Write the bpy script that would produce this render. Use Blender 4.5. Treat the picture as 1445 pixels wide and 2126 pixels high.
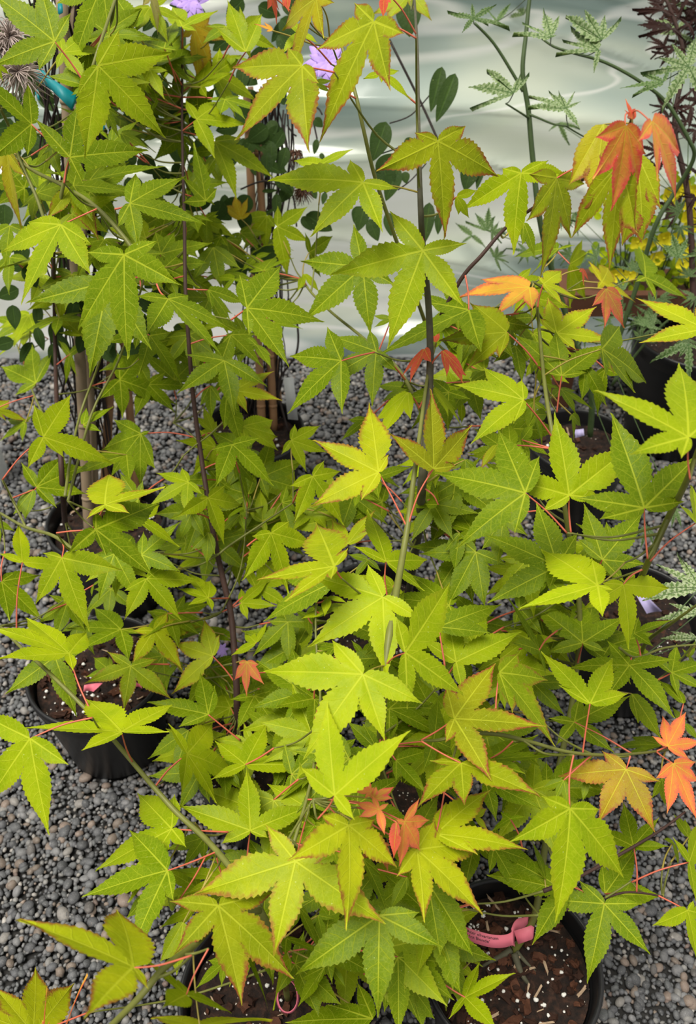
import bpy, bmesh, math, random
import numpy as np
from mathutils import Vector, Matrix, noise

for _o in list(bpy.data.objects):
    bpy.data.objects.remove(_o)
sc = bpy.context.scene
COL = sc.collection
random.seed(7); RNG = np.random.default_rng(7)

# ------------------------------------------------------------------ camera
W, H, F = 1445.0, 2126.0, 1841.0
CH, PITCH = 1.25, math.radians(43.0)
cd = bpy.data.cameras.new('camera'); cam = bpy.data.objects.new('camera', cd); COL.objects.link(cam)
cam.location = (0, 0, CH); cam.rotation_euler = (math.pi / 2 - PITCH, 0, 0)
cd.sensor_fit = 'VERTICAL'; cd.sensor_height = 36.0; cd.lens = F / H * 36.0
cd.clip_start = 0.02; cd.clip_end = 100
cd.dof.use_dof = True; cd.dof.focus_distance = 0.9; cd.dof.aperture_fstop = 9.0
sc.camera = cam
CP, SP = math.cos(PITCH), math.sin(PITCH)
CAM = np.array([0, 0, CH])

# ------------------------------------------------------------------ sky, sun, exposure
wd = bpy.data.worlds.new('world'); sc.world = wd; wd.use_nodes = True
_bg = wd.node_tree.nodes['Background']
_bg.inputs[0].default_value = (1.0, 0.99, 0.96, 1); _bg.inputs[1].default_value = 0.58
sl = bpy.data.lights.new('sun', 'SUN'); sl.energy = 4.0; sl.angle = math.radians(30); sl.color = (1.0, 0.96, 0.86)
so = bpy.data.objects.new('sun', sl); COL.objects.link(so); so.rotation_euler = (math.radians(9), math.radians(-14), 0)
sc.view_settings.view_transform = 'Standard'; sc.view_settings.look = 'None'
sc.view_settings.gamma = 1.0; sc.view_settings.exposure = 0.18
sc.view_settings.use_curve_mapping = False

# ------------------------------------------------------------------ helpers
def ray(x, y):
    u = (x - W / 2) / F; v = (y - H / 2) / F
    return np.array([u, CP - v * SP, -SP - v * CP])
def at(x, y, d):                     # point at axial distance d behind that sight line
    return CAM + ray(x, y) * d
def at_z(x, y, z):
    r = ray(x, y); return CAM + r * ((z - CH) / r[2])
def proj(p):
    q = np.asarray(p, float) - CAM
    dep = q[1] * CP - q[2] * SP
    return (W / 2 + F * q[0] / dep, H / 2 - F * (q[1] * SP + q[2] * CP) / dep, dep)
def ground_depth(x, y):
    return CH / -ray(x, y)[2]

def mesh_from(name, V, Fc, smooth=True):
    me = bpy.data.meshes.new(name)
    me.from_pydata([tuple(map(float, v)) for v in V], [], Fc)
    if smooth:
        me.polygons.foreach_set('use_smooth', [True] * len(me.polygons))
    me.update(); return me
def obj(name, me, mat=None, parent=None):
    o = bpy.data.objects.new(name, me); COL.objects.link(o)
    if mat is not None and me is not None and not me.materials: me.materials.append(mat)
    if parent is not None: o.parent = parent
    return o
def tag(o, label=None, cat=None, group=None, kind=None):
    if label: o['label'] = label
    if cat: o['category'] = cat
    if group: o['group'] = group
    if kind: o['kind'] = kind
    return o
def empty(name, label, cat, group=None):
    o = bpy.data.objects.new(name, None); COL.objects.link(o); o.empty_display_size = 0.02
    return tag(o, label, cat, group)

class MB:
    def __init__(s): s.V = []; s.F = []
    def add(s, V, Fc):
        n = len(s.V); s.V += [tuple(map(float, v)) for v in V]; s.F += [tuple(i + n for i in f) for f in Fc]
    def tube(s, pts, rad, seg=7):
        pts = [np.asarray(p, float) for p in pts]; n = len(pts)
        if np.isscalar(rad): rad = [rad] * n
        ref = np.array([0.31, 0.17, 0.93]); V = []
        for i, p in enumerate(pts):
            t = pts[min(i + 1, n - 1)] - pts[max(i - 1, 0)]; t = t / (np.linalg.norm(t) + 1e-9)
            a = ref - t * np.dot(ref, t)
            if np.linalg.norm(a) < 0.1: a = np.array([1.0, 0, 0]) - t * t[0]
            a /= np.linalg.norm(a); b = np.cross(t, a); ref = a
            for k in range(seg):
                w = 2 * math.pi * k / seg
                V.append(p + rad[i] * (math.cos(w) * a + math.sin(w) * b))
        Fc = []
        for i in range(n - 1):
            for k in range(seg):
                k2 = (k + 1) % seg
                Fc.append((i * seg + k, i * seg + k2, (i + 1) * seg + k2, (i + 1) * seg + k))
        Fc.append(tuple(range(seg))[::-1]); Fc.append(tuple((n - 1) * seg + k for k in range(seg)))
        s.add(V, Fc)
    def lathe(s, prof, seg=40, c=(0, 0, 0)):
        V = []; n = len(prof)
        for k in range(seg):
            w = 2 * math.pi * k / seg
            for r, z in prof: V.append((c[0] + r * math.cos(w), c[1] + r * math.sin(w), c[2] + z))
        Fc = []
        for k in range(seg):
            k2 = (k + 1) % seg
            for i in range(n - 1): Fc.append((k * n + i, k2 * n + i, k2 * n + i + 1, k * n + i + 1))
        s.add(V, Fc)
    def box(s, lo, hi):
        x0, y0, z0 = lo; x1, y1, z1 = hi
        s.add([(x0, y0, z0), (x1, y0, z0), (x1, y1, z0), (x0, y1, z0), (x0, y0, z1), (x1, y0, z1), (x1, y1, z1), (x0, y1, z1)],
              [(0, 3, 2, 1), (4, 5, 6, 7), (0, 1, 5, 4), (1, 2, 6, 5), (2, 3, 7, 6), (3, 0, 4, 7)])
    def strip(s, A, B, th=0.0006):   # ribbon between two 3-D polylines, with thickness
        A = [np.asarray(p, float) for p in A]; B = [np.asarray(p, float) for p in B]; n = len(A)
        V = []
        for i in range(n):
            t = A[min(i + 1, n - 1)] - A[max(i - 1, 0)]
            nn = np.cross(t, B[i] - A[i]); nn = nn / (np.linalg.norm(nn) + 1e-9) * th / 2
            V += [A[i] + nn, B[i] + nn, A[i] - nn, B[i] - nn]
        Fc = []
        for i in range(n - 1):
            a, b = 4 * i, 4 * i + 4
            Fc += [(a, a + 1, b + 1, b), (a + 2, b + 2, b + 3, a + 3), (a, b, b + 2, a + 2), (a + 1, a + 3, b + 3, b + 1)]
        Fc += [(0, 2, 3, 1), (4 * n - 4, 4 * n - 3, 4 * n - 1, 4 * n - 2)]
        s.add(V, Fc)
    def build(s, name, mat, parent=None, smooth=True):
        return obj(name, mesh_from(name, s.V, s.F, smooth), mat, parent)

def smooth_line(P, sub=6):           # Catmull-Rom through points (rows may hold extra columns)
    P = [np.asarray(p, float) for p in P]; out = []
    for i in range(len(P) - 1):
        p0, p1, p2, p3 = P[max(i - 1, 0)], P[i], P[i + 1], P[min(i + 2, len(P) - 1)]
        for k in range(sub):
            t = k / sub
            out.append(0.5 * ((2 * p1) + (p2 - p0) * t + (2 * p0 - 5 * p1 + 4 * p2 - p3) * t * t + (3 * p1 - p0 - 3 * p2 + p3) * t ** 3))
    out.append(P[-1]); return out

# ------------------------------------------------------------------ materials
class NT:
    def __init__(s, name):
        s.m = bpy.data.materials.new(name); s.m.use_nodes = True; s.t = s.m.node_tree
        s.p = s.t.nodes['Principled BSDF']; s.out = s.t.nodes['Material Output']
    def n(s, typ, **kw):
        x = s.t.nodes.new(typ)
        for k, v in kw.items():
            if k.startswith('i_'): x.inputs[k[2:].replace('_', ' ')].default_value = v
            else: setattr(x, k, v)
        return x
    def l(s, a, b): s.t.links.new(a, b)
    def put(s, sock, v):
        if isinstance(v, (int, float)): sock.default_value = v
        elif isinstance(v, (tuple, list)): sock.default_value = v if len(v) == 4 else (*v, 1)
        else: s.l(v, sock)
    def math(s, op, a, b=0.0, c=0.0, clamp=False):
        x = s.n('ShaderNodeMath', operation=op); x.use_clamp = clamp
        for i, v in enumerate((a, b, c)): s.put(x.inputs[i], v)
        return x.outputs[0]
    def step(s, v, lo, hi, a=0.0, b=1.0):
        x = s.n('ShaderNodeMapRange', interpolation_type='SMOOTHSTEP')
        s.put(x.inputs[0], v); s.put(x.inputs[1], lo); s.put(x.inputs[2], hi)
        x.inputs[3].default_value = a; x.inputs[4].default_value = b
        return x.outputs[0]
    def mix(s, f, a, b, mode='MIX'):
        x = s.n('ShaderNodeMix', data_type='RGBA', blend_type=mode)
        s.put(x.inputs[0], f); s.put(x.inputs[6], a); s.put(x.inputs[7], b)
        return x.outputs[2]
    def noise(s, vec, scale, detail=3.0, rough=0.5, dist=0.0):
        x = s.n('ShaderNodeTexNoise'); x.inputs['Scale'].default_value = scale
        x.inputs['Detail'].default_value = detail; x.inputs['Roughness'].default_value = rough; x.inputs['Distortion'].default_value = dist
        if vec is not None: s.l(vec, x.inputs['Vector'])
        return x.outputs['Fac']
    def vor(s, vec, scale, feature='F1', rnd=1.0):
        x = s.n('ShaderNodeTexVoronoi', feature=feature); x.inputs['Scale'].default_value = scale
        x.inputs['Randomness'].default_value = rnd
        if vec is not None: s.l(vec, x.inputs['Vector'])
        return x
    def ramp(s, f, stops):
        x = s.n('ShaderNodeValToRGB'); e = x.color_ramp.elements
        while len(e) < len(stops): e.new(0.5)
        for i, (p, c) in enumerate(stops): e[i].position = p; e[i].color = (*c, 1)
        s.put(x.inputs[0], f); return x.outputs[0]
    def bump(s, h, dist=0.001, strength=0.5):
        x = s.n('ShaderNodeBump'); x.inputs['Strength'].default_value = strength; x.inputs['Distance'].default_value = dist
        s.l(h, x.inputs['Height']); s.l(x.outputs[0], s.p.inputs['Normal']); return x.outputs[0]
def simple(name, col, rough=0.6, spec=0.4, var=0.0, scale=60, bump=0.0, trans=0.0):
    t = NT(name); t.p.inputs['Roughness'].default_value = rough; t.p.inputs['Specular IOR Level'].default_value = spec
    tc = t.n('ShaderNodeTexCoord').outputs['Object']
    if var:
        f = t.noise(tc, scale, 4)
        c = t.mix(f, tuple(x * (1 - var) for x in col), tuple(min(1, x * (1 + var)) for x in col))
        t.l(c, t.p.inputs['Base Color'])
        if bump: t.bump(f, bump)
    else: t.p.inputs['Base Color'].default_value = (*col, 1)
    return t.m

def leaf_material(name, variegated=False, plain=False):
    t = NT(name)
    oi = t.n('ShaderNodeObjectInfo'); base = oi.outputs['Color']; amt = oi.outputs['Alpha']; rnd = oi.outputs['Random']
    uv = t.n('ShaderNodeUVMap', uv_map='UVMap').outputs[0]
    sx = t.n('ShaderNodeSeparateXYZ'); t.l(uv, sx.inputs[0]); U, V = sx.outputs[0], sx.outputs[1]
    at_ = t.n('ShaderNodeAttribute', attribute_name='lf'); s2 = t.n('ShaderNodeSeparateColor'); t.l(at_.outputs['Color'], s2.inputs[0])
    edge, along = s2.outputs[0], s2.outputs[1]
    obj_c = t.n('ShaderNodeTexCoord').outputs['Object']
    aV = t.math('ABSOLUTE', V)
    # veins: midrib and side veins running forward
    wid = t.math('MULTIPLY_ADD', along, -0.009, 0.0135)
    mid = t.math('SUBTRACT', 1.0, t.step(t.math('DIVIDE', aV, wid), 0.45, 1.0))
    a = t.math('MULTIPLY_ADD', aV, -0.85, U)
    wob = t.noise(uv, 6.0, 1)
    a = t.math('MULTIPLY_ADD', wob, 0.06, a)
    fr = t.math('ABSOLUTE', t.math('SUBTRACT', t.math('FRACT', t.math('MULTIPLY', a, 8.0)), 0.5))
    side = t.math('SUBTRACT', 1.0, t.step(fr, 0.012, 0.055))
    side = t.math('MULTIPLY', side, t.step(edge, 0.95, 0.5))
    net = t.vor(uv, 26.0, 'DISTANCE_TO_EDGE').outputs['Distance']
    netm = t.math('SUBTRACT', 1.0, t.step(net, 0.0, 0.10))
    vein = t.math('MAXIMUM', mid, t.math('MULTIPLY', side, 0.65)); vein = t.math('MAXIMUM', vein, t.math('MULTIPLY', netm, 0.26))
    n1 = t.noise(obj_c, 28.0, 3); n2 = t.noise(obj_c, 160.0, 3)
    c = t.mix(t.step(n1, 0.3, 0.7), t.mix(1.0, base, (0.84, 0.88, 0.8), 'MULTIPLY'), t.mix(1.0, base, (1.14, 1.08, 1.0), 'MULTIPLY'))
    if variegated:
        vn = t.step(t.noise(uv, 20.0, 4), 0.40, 0.58)
        c = t.mix(t.math('MULTIPLY', vn, amt), c, (0.55, 0.62, 0.38))
        vc = (0.05, 0.11, 0.03)
    else:
        m = t.math('ADD', t.math('MULTIPLY', edge, 0.7), t.math('MULTIPLY', t.math('POWER', along, 2.0), 0.62))
        m = t.math('ADD', m, t.math('MULTIPLY', t.math('SUBTRACT', n2, 0.5), 0.9))
        sb = t.n('ShaderNodeSeparateColor'); t.l(base, sb.inputs[0])
        red = t.step(t.math('SUBTRACT', sb.outputs[0], sb.outputs[1]), 0.2, 0.45)
        m = t.math('ADD', m, t.math('MULTIPLY', red, 0.22))
        m = t.math('MULTIPLY', t.step(m, 0.56, 1.02), amt)
        c = t.mix(m, c, t.mix(red, (0.27, 0.055, 0.028), (0.74, 0.095, 0.095)))
        vc = t.mix(0.55, c, (0.66, 0.70, 0.05))
        sp = t.vor(uv, 17.0); ring = t.math('SUBTRACT', 1.0, t.step(sp.outputs['Distance'], 0.05, 0.13))
        sel = t.math('GREATER_THAN', t.noise(obj_c, 55.0, 1), 0.60)
        spot = t.math('MULTIPLY', t.math('MULTIPLY', ring, sel), 0.45)
        c = t.mix(spot, c, (0.72, 0.80, 0.35))
    if plain: vc = t.mix(1.0, c, (1.6, 1.6, 1.4), 'MULTIPLY')
    c = t.mix(t.math('MULTIPLY', vein, 0.75), c, vc)
    hs = t.n('ShaderNodeHueSaturation'); hs.inputs['Value'].default_value = 1.0
    t.l(t.math('MULTIPLY_ADD', rnd, 0.22, 0.89), hs.inputs['Value']); t.l(c, hs.inputs['Color']); c = hs.outputs[0]
    t.l(c, t.p.inputs['Base Color']); t.p.inputs['Roughness'].default_value = 0.46; t.p.inputs['Specular IOR Level'].default_value = 0.12
    hgt = t.math('ADD', t.math('MULTIPLY', t.math('MAXIMUM', mid, side), -0.6), t.math('MULTIPLY', n2, 1.2))
    nb = t.bump(hgt, 0.0010, 0.5)
    tr = t.n('ShaderNodeBsdfTranslucent'); t.l(t.mix(1.0, c, (1.15, 1.2, 0.6), 'MULTIPLY'), tr.inputs[0]); t.l(nb, tr.inputs[1])
    mx = t.n('ShaderNodeMixShader'); mx.inputs[0].default_value = 0.21
    t.l(t.p.outputs[0], mx.inputs[1]); t.l(tr.outputs[0], mx.inputs[2]); t.l(mx.outputs[0], t.out.inputs[0])
    return t.m
M = {}
M['leaf'] = leaf_material('maple_leaf'); M['vleaf'] = leaf_material('variegated_leaf', True); M['dleaf'] = leaf_material('dark_leaf', False, True)
M['red_petiole'] = simple('red_petiole', (0.58, 0.13, 0.075), 0.45, 0.4, 0.25, 90)
M['green_petiole'] = simple('green_petiole', (0.34, 0.27, 0.05), 0.45, 0.4, 0.25, 90)
M['green_stem'] = simple('green_stem', (0.16, 0.17, 0.035), 0.5, 0.4, 0.3, 70, 0.0005)
M['bark'] = simple('purple_bark', (0.055, 0.028, 0.022), 0.6, 0.3, 0.4, 90, 0.0008)
M['greybark'] = simple('grey_green_bark', (0.085, 0.08, 0.05), 0.7, 0.3, 0.4, 120, 0.001)
M['vstem'] = simple('dark_green_stem', (0.055, 0.09, 0.028), 0.5, 0.4, 0.3, 70)
M['pot'] = simple('black_pot_plastic', (0.011, 0.011, 0.012), 0.38, 0.45, 0.3, 25)
M['bamboo'] = simple('bamboo', (0.30, 0.16, 0.075), 0.5, 0.4, 0.35, 30, 0.0006)
M['oldbamboo'] = simple('weathered_bamboo', (0.27, 0.20, 0.13), 0.6, 0.3, 0.3, 30, 0.0006)
M['teal'] = simple('teal_ribbon', (0.0, 0.20, 0.23), 0.5, 0.4, 0.15, 40)
M['pink'] = simple('pink_label', (0.80, 0.19, 0.26), 0.5, 0.35, 0.06, 40)
M['ink'] = simple('black_ink', (0.012, 0.01, 0.012), 0.6)
M['lilac'] = simple('lilac_label', (0.46, 0.41, 0.66), 0.5, 0.35, 0.06, 40)
M['white'] = simple('white_plastic', (0.72, 0.73, 0.74), 0.45, 0.4, 0.05, 20)
M['darkstem'] = simple('dark_vine_stem', (0.022, 0.014, 0.012), 0.6, 0.3, 0.3, 80)
M['petal'] = simple('violet_petal', (0.42, 0.28, 0.70), 0.6, 0.3, 0.45, 55)
M['seedhair'] = simple('silvery_seed_hair', (0.42, 0.34, 0.31), 0.7, 0.2, 0.45, 120)
M['brown'] = simple('dried_brown', (0.10, 0.05, 0.032), 0.8, 0.2, 0.5, 60, 0.001)
M['yellow'] = simple('yellow_petal', (0.95, 0.80, 0.02), 0.6, 0.3, 0.15, 60)
M['chip'] = simple('bark_chip', (0.038, 0.017, 0.011), 0.85, 0.2, 0.7, 160, 0.0025)
M['chip3'] = simple('reddish_bark_chip', (0.085, 0.034, 0.019), 0.85, 0.2, 0.6, 160, 0.0025)
M['chip2'] = simple('pale_wood_chip', (0.42, 0.30, 0.20), 0.8, 0.2, 0.3, 90, 0.001)
M['perlite'] = simple('perlite', (0.74, 0.72, 0.68), 0.9, 0.1, 0.15, 200)
M['wood'] = simple('brown_bench_wood', (0.11, 0.045, 0.024), 0.7, 0.3, 0.3, 25, 0.001)
def soil_mat():
    t = NT('potting_soil'); c = t.n('ShaderNodeTexCoord').outputs['Object']
    n = t.noise(c, 95, 6, 0.65); v = t.vor(c, 170)
    col = t.ramp(n, [(0.32, (0.004, 0.0025, 0.002)), (0.52, (0.022, 0.010, 0.006)), (0.72, (0.075, 0.032, 0.018))])
    w = t.math('MULTIPLY', t.math('LESS_THAN', v.outputs['Distance'], 0.20), t.math('GREATER_THAN', t.noise(c, 60, 1), 0.60))
    t.l(t.mix(w, col, (0.55, 0.5, 0.44)), t.p.inputs['Base Color']); t.p.inputs['Roughness'].default_value = 0.95
    t.bump(n, 0.006, 1.0); return t.m
M['soil'] = soil_mat()
def pebble_mat():
    t = NT('grey_pebbles'); a = t.n('ShaderNodeAttribute', attribute_name='tint').outputs['Color']
    g = t.n('ShaderNodeNewGeometry').outputs['Position']
    n = t.noise(g, 260, 4); n2 = t.noise(g, 1100, 3)
    c = t.mix(n, t.mix(1.0, a, (0.68, 0.68, 0.7), 'MULTIPLY'), t.mix(1.0, a, (1.3, 1.28, 1.25), 'MULTIPLY'))
    c = t.mix(t.math('MULTIPLY', t.step(n2, 0.56, 0.72), 0.35), c, (0.5, 0.49, 0.46))
    t.l(c, t.p.inputs['Base Color']); t.p.inputs['Roughness'].default_value = 0.55; t.p.inputs['Specular IOR Level'].default_value = 0.35
    t.bump(n2, 0.0006, 0.5); return t.m
M['pebble'] = pebble_mat()
M['grit'] = simple('dark_grit', (0.035, 0.034, 0.033), 0.95, 0.1, 0.5, 120)
# ------------------------------------------------------------------ setting: gravel floor and plastic film wall
fl = MB(); fl.add([(-9, -8, -0.008), (9, -8, -0.008), (9, 2.1, -0.008), (-9, 2.1, -0.008)], [(0, 1, 2, 3)])
floor = fl.build('floor', M['grit'], None, False)
tag(floor, 'grey gravel ground of small rounded pebbles', None, None, 'structure')

lw = MB(); lw.add([(-12, 2.1, -0.01), (12, 2.1, -0.01), (12, 16, -0.01), (-12, 16, -0.01)], [(0, 1, 2, 3)])
lawn = lw.build('ground_outside', simple('grass_outside', (0.34, 0.36, 0.27), 0.9, 0.2, 0.3, 9), None, False)
tag(lawn, 'pale grassy ground outside behind the plastic film', None, None, 'structure')
POTS = [  # rim centre (px), height, rim radius, name key
    ('front_right', 1065, 2002, 0.19, 0.100), ('front_centre', 560, 2060, 0.19, 0.100), ('left', 200, 1385, 0.19, 0.101),
    ('mid_left', 530, 1530, 0.19, 0.100), ('mid', 790, 1700, 0.19, 0.100), ('centre', 780, 1262, 0.19, 0.100),
    ('right', 1322, 1265, 0.19, 0.100), ('back_right', 1205, 912, 0.19, 0.100), ('back_left', 220, 1075, 0.19, 0.102),
    ('back_centre', 522, 890, 0.19, 0.102), ('far_right', 1455, 690, 0.27, 0.135)]
POTC = {}
for k, x, y, h, r in POTS:
    p = at_z(x, y, h); POTC[k] = (p[0], p[1], h, r)

def ico():
    bm = bmesh.new(); bmesh.ops.create_icosphere(bm, subdivisions=2, radius=1.0)
    V = np.array([v.co[:] for v in bm.verts]); Fc = np.array([[v.index for v in f.verts] for f in bm.faces]); bm.free(); return V, Fc
IV, IF = ico()
def ico1():
    bm = bmesh.new(); bmesh.ops.create_icosphere(bm, subdivisions=1, radius=1.06)
    V = np.array([v.co[:] for v in bm.verts]); Fc = np.array([[v.index for v in f.verts] for f in bm.faces]); bm.free(); return V, Fc
JV, JF = ico1()
TINTS = np.array([(.105, .108, .115), (.15, .15, .155), (.075, .077, .082), (.19, .185, .18), (.25, .235, .22), (.17, .135, .11),
                  (.12, .125, .13), (.22, .17, .14), (.09, .092, .10), (.34, .32, .30), (.13, .12, .115), (.14, .10, .085)])
TINTS = TINTS * 1.0
TP = np.array([.17, .17, .15, .11, .05, .06, .11, .03, .09, .015, .04, .015]); TP = TP / TP.sum()
def pebble_shape(size, IV=IV):
    a = size * RNG.uniform(0.85, 1.35); b = size * RNG.uniform(0.68, 1.0); c = size * RNG.uniform(0.5, 0.78)
    off = RNG.uniform(-9, 9, 3)
    bumpy = np.sin(IV @ RNG.normal(0, 1.5, (3, 3)) + off).sum(1) * 0.055
    V = IV * (1 + bumpy)[:, None] * np.array([a, b, c])
    th = RNG.uniform(0, 6.283); ph = RNG.normal(0, 0.3); ps = RNG.normal(0, 0.3)
    R = np.array(Matrix.Rotation(th, 3, 'Z') @ Matrix.Rotation(ph, 3, 'X') @ Matrix.Rotation(ps, 3, 'Y'))
    return V @ R.T, c
def pebble_field():
    spots = []
    y = 0.0
    while y < 1.93:
        sp = 0.0070 if y < 0.95 else 0.0100
        vw_ = 0.36 + 0.36 * y; hw = 0.62 + 0.40 * y
        x = -hw
        while x < hw:
            px, py = x + RNG.uniform(-.45, .45) * sp, y + RNG.uniform(-.45, .45) * sp
            s = (sp if abs(x) < vw_ else sp * 1.35) * 0.5 * float(np.clip(RNG.lognormal(0.12, 0.32), 0.6, 2.4))
            ok = True
            for cx, cy, h, r in POTC.values():
                if (px - cx) ** 2 + (py - cy) ** 2 < (r * 0.74) ** 2: ok = False; break
            if ok: spots.append((px, py, s))
            x += sp if abs(x) < vw_ else sp * 1.9
        y += sp * 0.9
    return spots
spots = pebble_field()
vis = []
RECT = [(0, 1560, 270, 2010), (1225, 1890, 1445, 2126), (0, 1385, 70, 1530), (1040, 1760, 1120, 1800), (300, 1560, 420, 1720), (1210, 1700, 1445, 1850),
        (1100, 1420, 1330, 1540), (640, 810, 740, 960), (940, 1100, 1080, 1260)]
for i, (px, py, s) in enumerate(spots):
    X, Y, dd = proj((px, py, 0.0))
    for q, (a, b, c, d) in enumerate(RECT):
        if a <= X <= c and b <= Y <= d: vis.append((-(s / dd) * (1.6 if q < 2 else 1.0), i)); break
vis.sort(); single = set(i for _, i in vis[:300])
SHAPES = [pebble_shape(1.0) for _ in range(24)]; SMALL = [pebble_shape(1.0, JV) for _ in range(60)]
PV = []; PT = []; nP = 0
proto = []
for j in range(24):
    V, c = SHAPES[j]
    me = mesh_from('pebble', V, [tuple(int(i) for i in f) for f in IF])
    tint = TINTS[RNG.choice(len(TINTS), p=TP)] * RNG.uniform(0.8, 1.25)
    ca = me.color_attributes.new('tint', 'FLOAT_COLOR', 'POINT')
    ca.data.foreach_set('color', np.tile(np.append(tint, 1.0), len(V)))
    me.materials.append(M['pebble']); proto.append((me, c))
for i, (px, py, s) in enumerate(spots):
    z = RNG.uniform(-0.3, 0.45) * s
    if i in single:
        me, c = proto[RNG.integers(len(proto))]
        o = obj('pebble', me, None, floor); o.scale = (s * 1.12,) * 3; o.location = (px, py, z + 0.15 * s)
        o.rotation_euler = (0, 0, RNG.uniform(0, 6.28))
        continue
    V, c = SMALL[RNG.integers(60)]
    th = RNG.uniform(0, 6.283); ct, st = math.cos(th), math.sin(th)
    R = np.array([[ct, -st, 0], [st, ct, 0], [0, 0, 1]])
    PV.append((V * s) @ R.T + np.array([px, py, z]))
    PT.append(np.tile(np.append(TINTS[RNG.choice(len(TINTS), p=TP)] * RNG.uniform(0.75, 1.25), 1.0), (len(JV), 1)))
nP = len(PV); AV = np.concatenate(PV); AT = np.concatenate(PT)
AF = (JF[None] + (np.arange(nP) * len(JV))[:, None, None]).reshape(-1, 3)
gm = bpy.data.meshes.new('gravel'); gm.vertices.add(len(AV)); gm.vertices.foreach_set('co', AV.ravel())
gm.loops.add(AF.size); gm.loops.foreach_set('vertex_index', AF.ravel().astype(np.int32))
gm.polygons.add(len(AF)); gm.polygons.foreach_set('loop_start', np.arange(0, AF.size, 3, dtype=np.int32))
gm.polygons.foreach_set('use_smooth', np.ones(len(AF), bool))
ca = gm.color_attributes.new('tint', 'FLOAT_COLOR', 'POINT'); ca.data.foreach_set('color', AT.ravel())
gm.update(calc_edges=True); gm.materials.append(M['pebble'])
gravel = obj('gravel', gm, None, floor); gravel['kind'] = 'stuff'

def film_mat():
    t = NT('translucent_plastic_film'); g = t.n('ShaderNodeNewGeometry').outputs['Position']
    mp = t.n('ShaderNodeMapping'); t.l(g, mp.inputs[0]); mp.inputs['Scale'].default_value = (0.42, 0.3, 1.5); mp.inputs['Location'].default_value = (0.35, 0, 0.1)
    n = t.noise(mp.outputs[0], 2.3, 3, 0.5, 0.9)
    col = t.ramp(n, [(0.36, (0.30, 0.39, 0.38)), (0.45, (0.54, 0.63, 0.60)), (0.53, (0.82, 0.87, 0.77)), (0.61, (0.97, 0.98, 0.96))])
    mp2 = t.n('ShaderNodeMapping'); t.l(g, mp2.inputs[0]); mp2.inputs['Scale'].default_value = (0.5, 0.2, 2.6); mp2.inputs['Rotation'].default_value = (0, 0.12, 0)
    sheen = t.math('ABSOLUTE', t.math('SUBTRACT', t.noise(mp2.outputs[0], 2.0, 2, 0.45, 1.2), 0.5))
    col = t.mix(t.math('MULTIPLY', t.step(sheen, 0.035, 0.0), 0.8), col, (1.0, 1.0, 1.0))  # thin white streaks painted into the colour as sheen on the film
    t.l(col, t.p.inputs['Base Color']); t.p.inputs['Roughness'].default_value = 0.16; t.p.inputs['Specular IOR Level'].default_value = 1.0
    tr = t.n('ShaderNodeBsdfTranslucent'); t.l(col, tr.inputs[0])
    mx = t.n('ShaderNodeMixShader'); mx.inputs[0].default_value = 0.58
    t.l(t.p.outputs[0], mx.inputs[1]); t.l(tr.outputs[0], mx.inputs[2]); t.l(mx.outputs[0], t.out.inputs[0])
    return t.m
def film():
    nx, nz = 200, 170; V = []
    for j in range(nz + 1):
        z = -0.005 + 2.0 * (j / nz) ** 1.15
        for i in range(nx + 1):
            x = -2.2 + 4.4 * i / nx
            sag = 0.10 * noise.noise(Vector((x * 0.9, 0.5, 2.0)))
            w = noise.noise(Vector((x * 0.8, (z + sag) * 3.0, 0.3))) * 0.085
            r1 = 1 - abs(noise.noise(Vector((x * 0.75 + 3, (z + sag) * 5.2 - x * 0.5, 4.1)))) * 2
            r2 = 1 - abs(noise.noise(Vector((x * 1.6 - 1, (z + sag) * 9.5 + x * 0.9, 7.7)))) * 2
            w += 0.065 * max(0, r1) ** 2 + 0.030 * max(0, r2) ** 2 + 0.006 * noise.noise(Vector((x * 5, z * 16, 9.0)))
            k = min(1.0, z / 0.25); belly = -0.07 * math.exp(-((z - 0.02) / 0.10) ** 2)
            V.append((x, 1.99 - w * (0.35 + 0.65 * k) + belly + 0.10 * z, z))
    Fc = [(j * (nx + 1) + i, j * (nx + 1) + i + 1, (j + 1) * (nx + 1) + i + 1, (j + 1) * (nx + 1) + i) for j in range(nz) for i in range(nx)]
    return mesh_from('wall_back', V, Fc)
wall = obj('wall_back', film(), film_mat()); tag(wall, 'wrinkled translucent plastic film greenhouse wall', None, None, 'structure')
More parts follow.
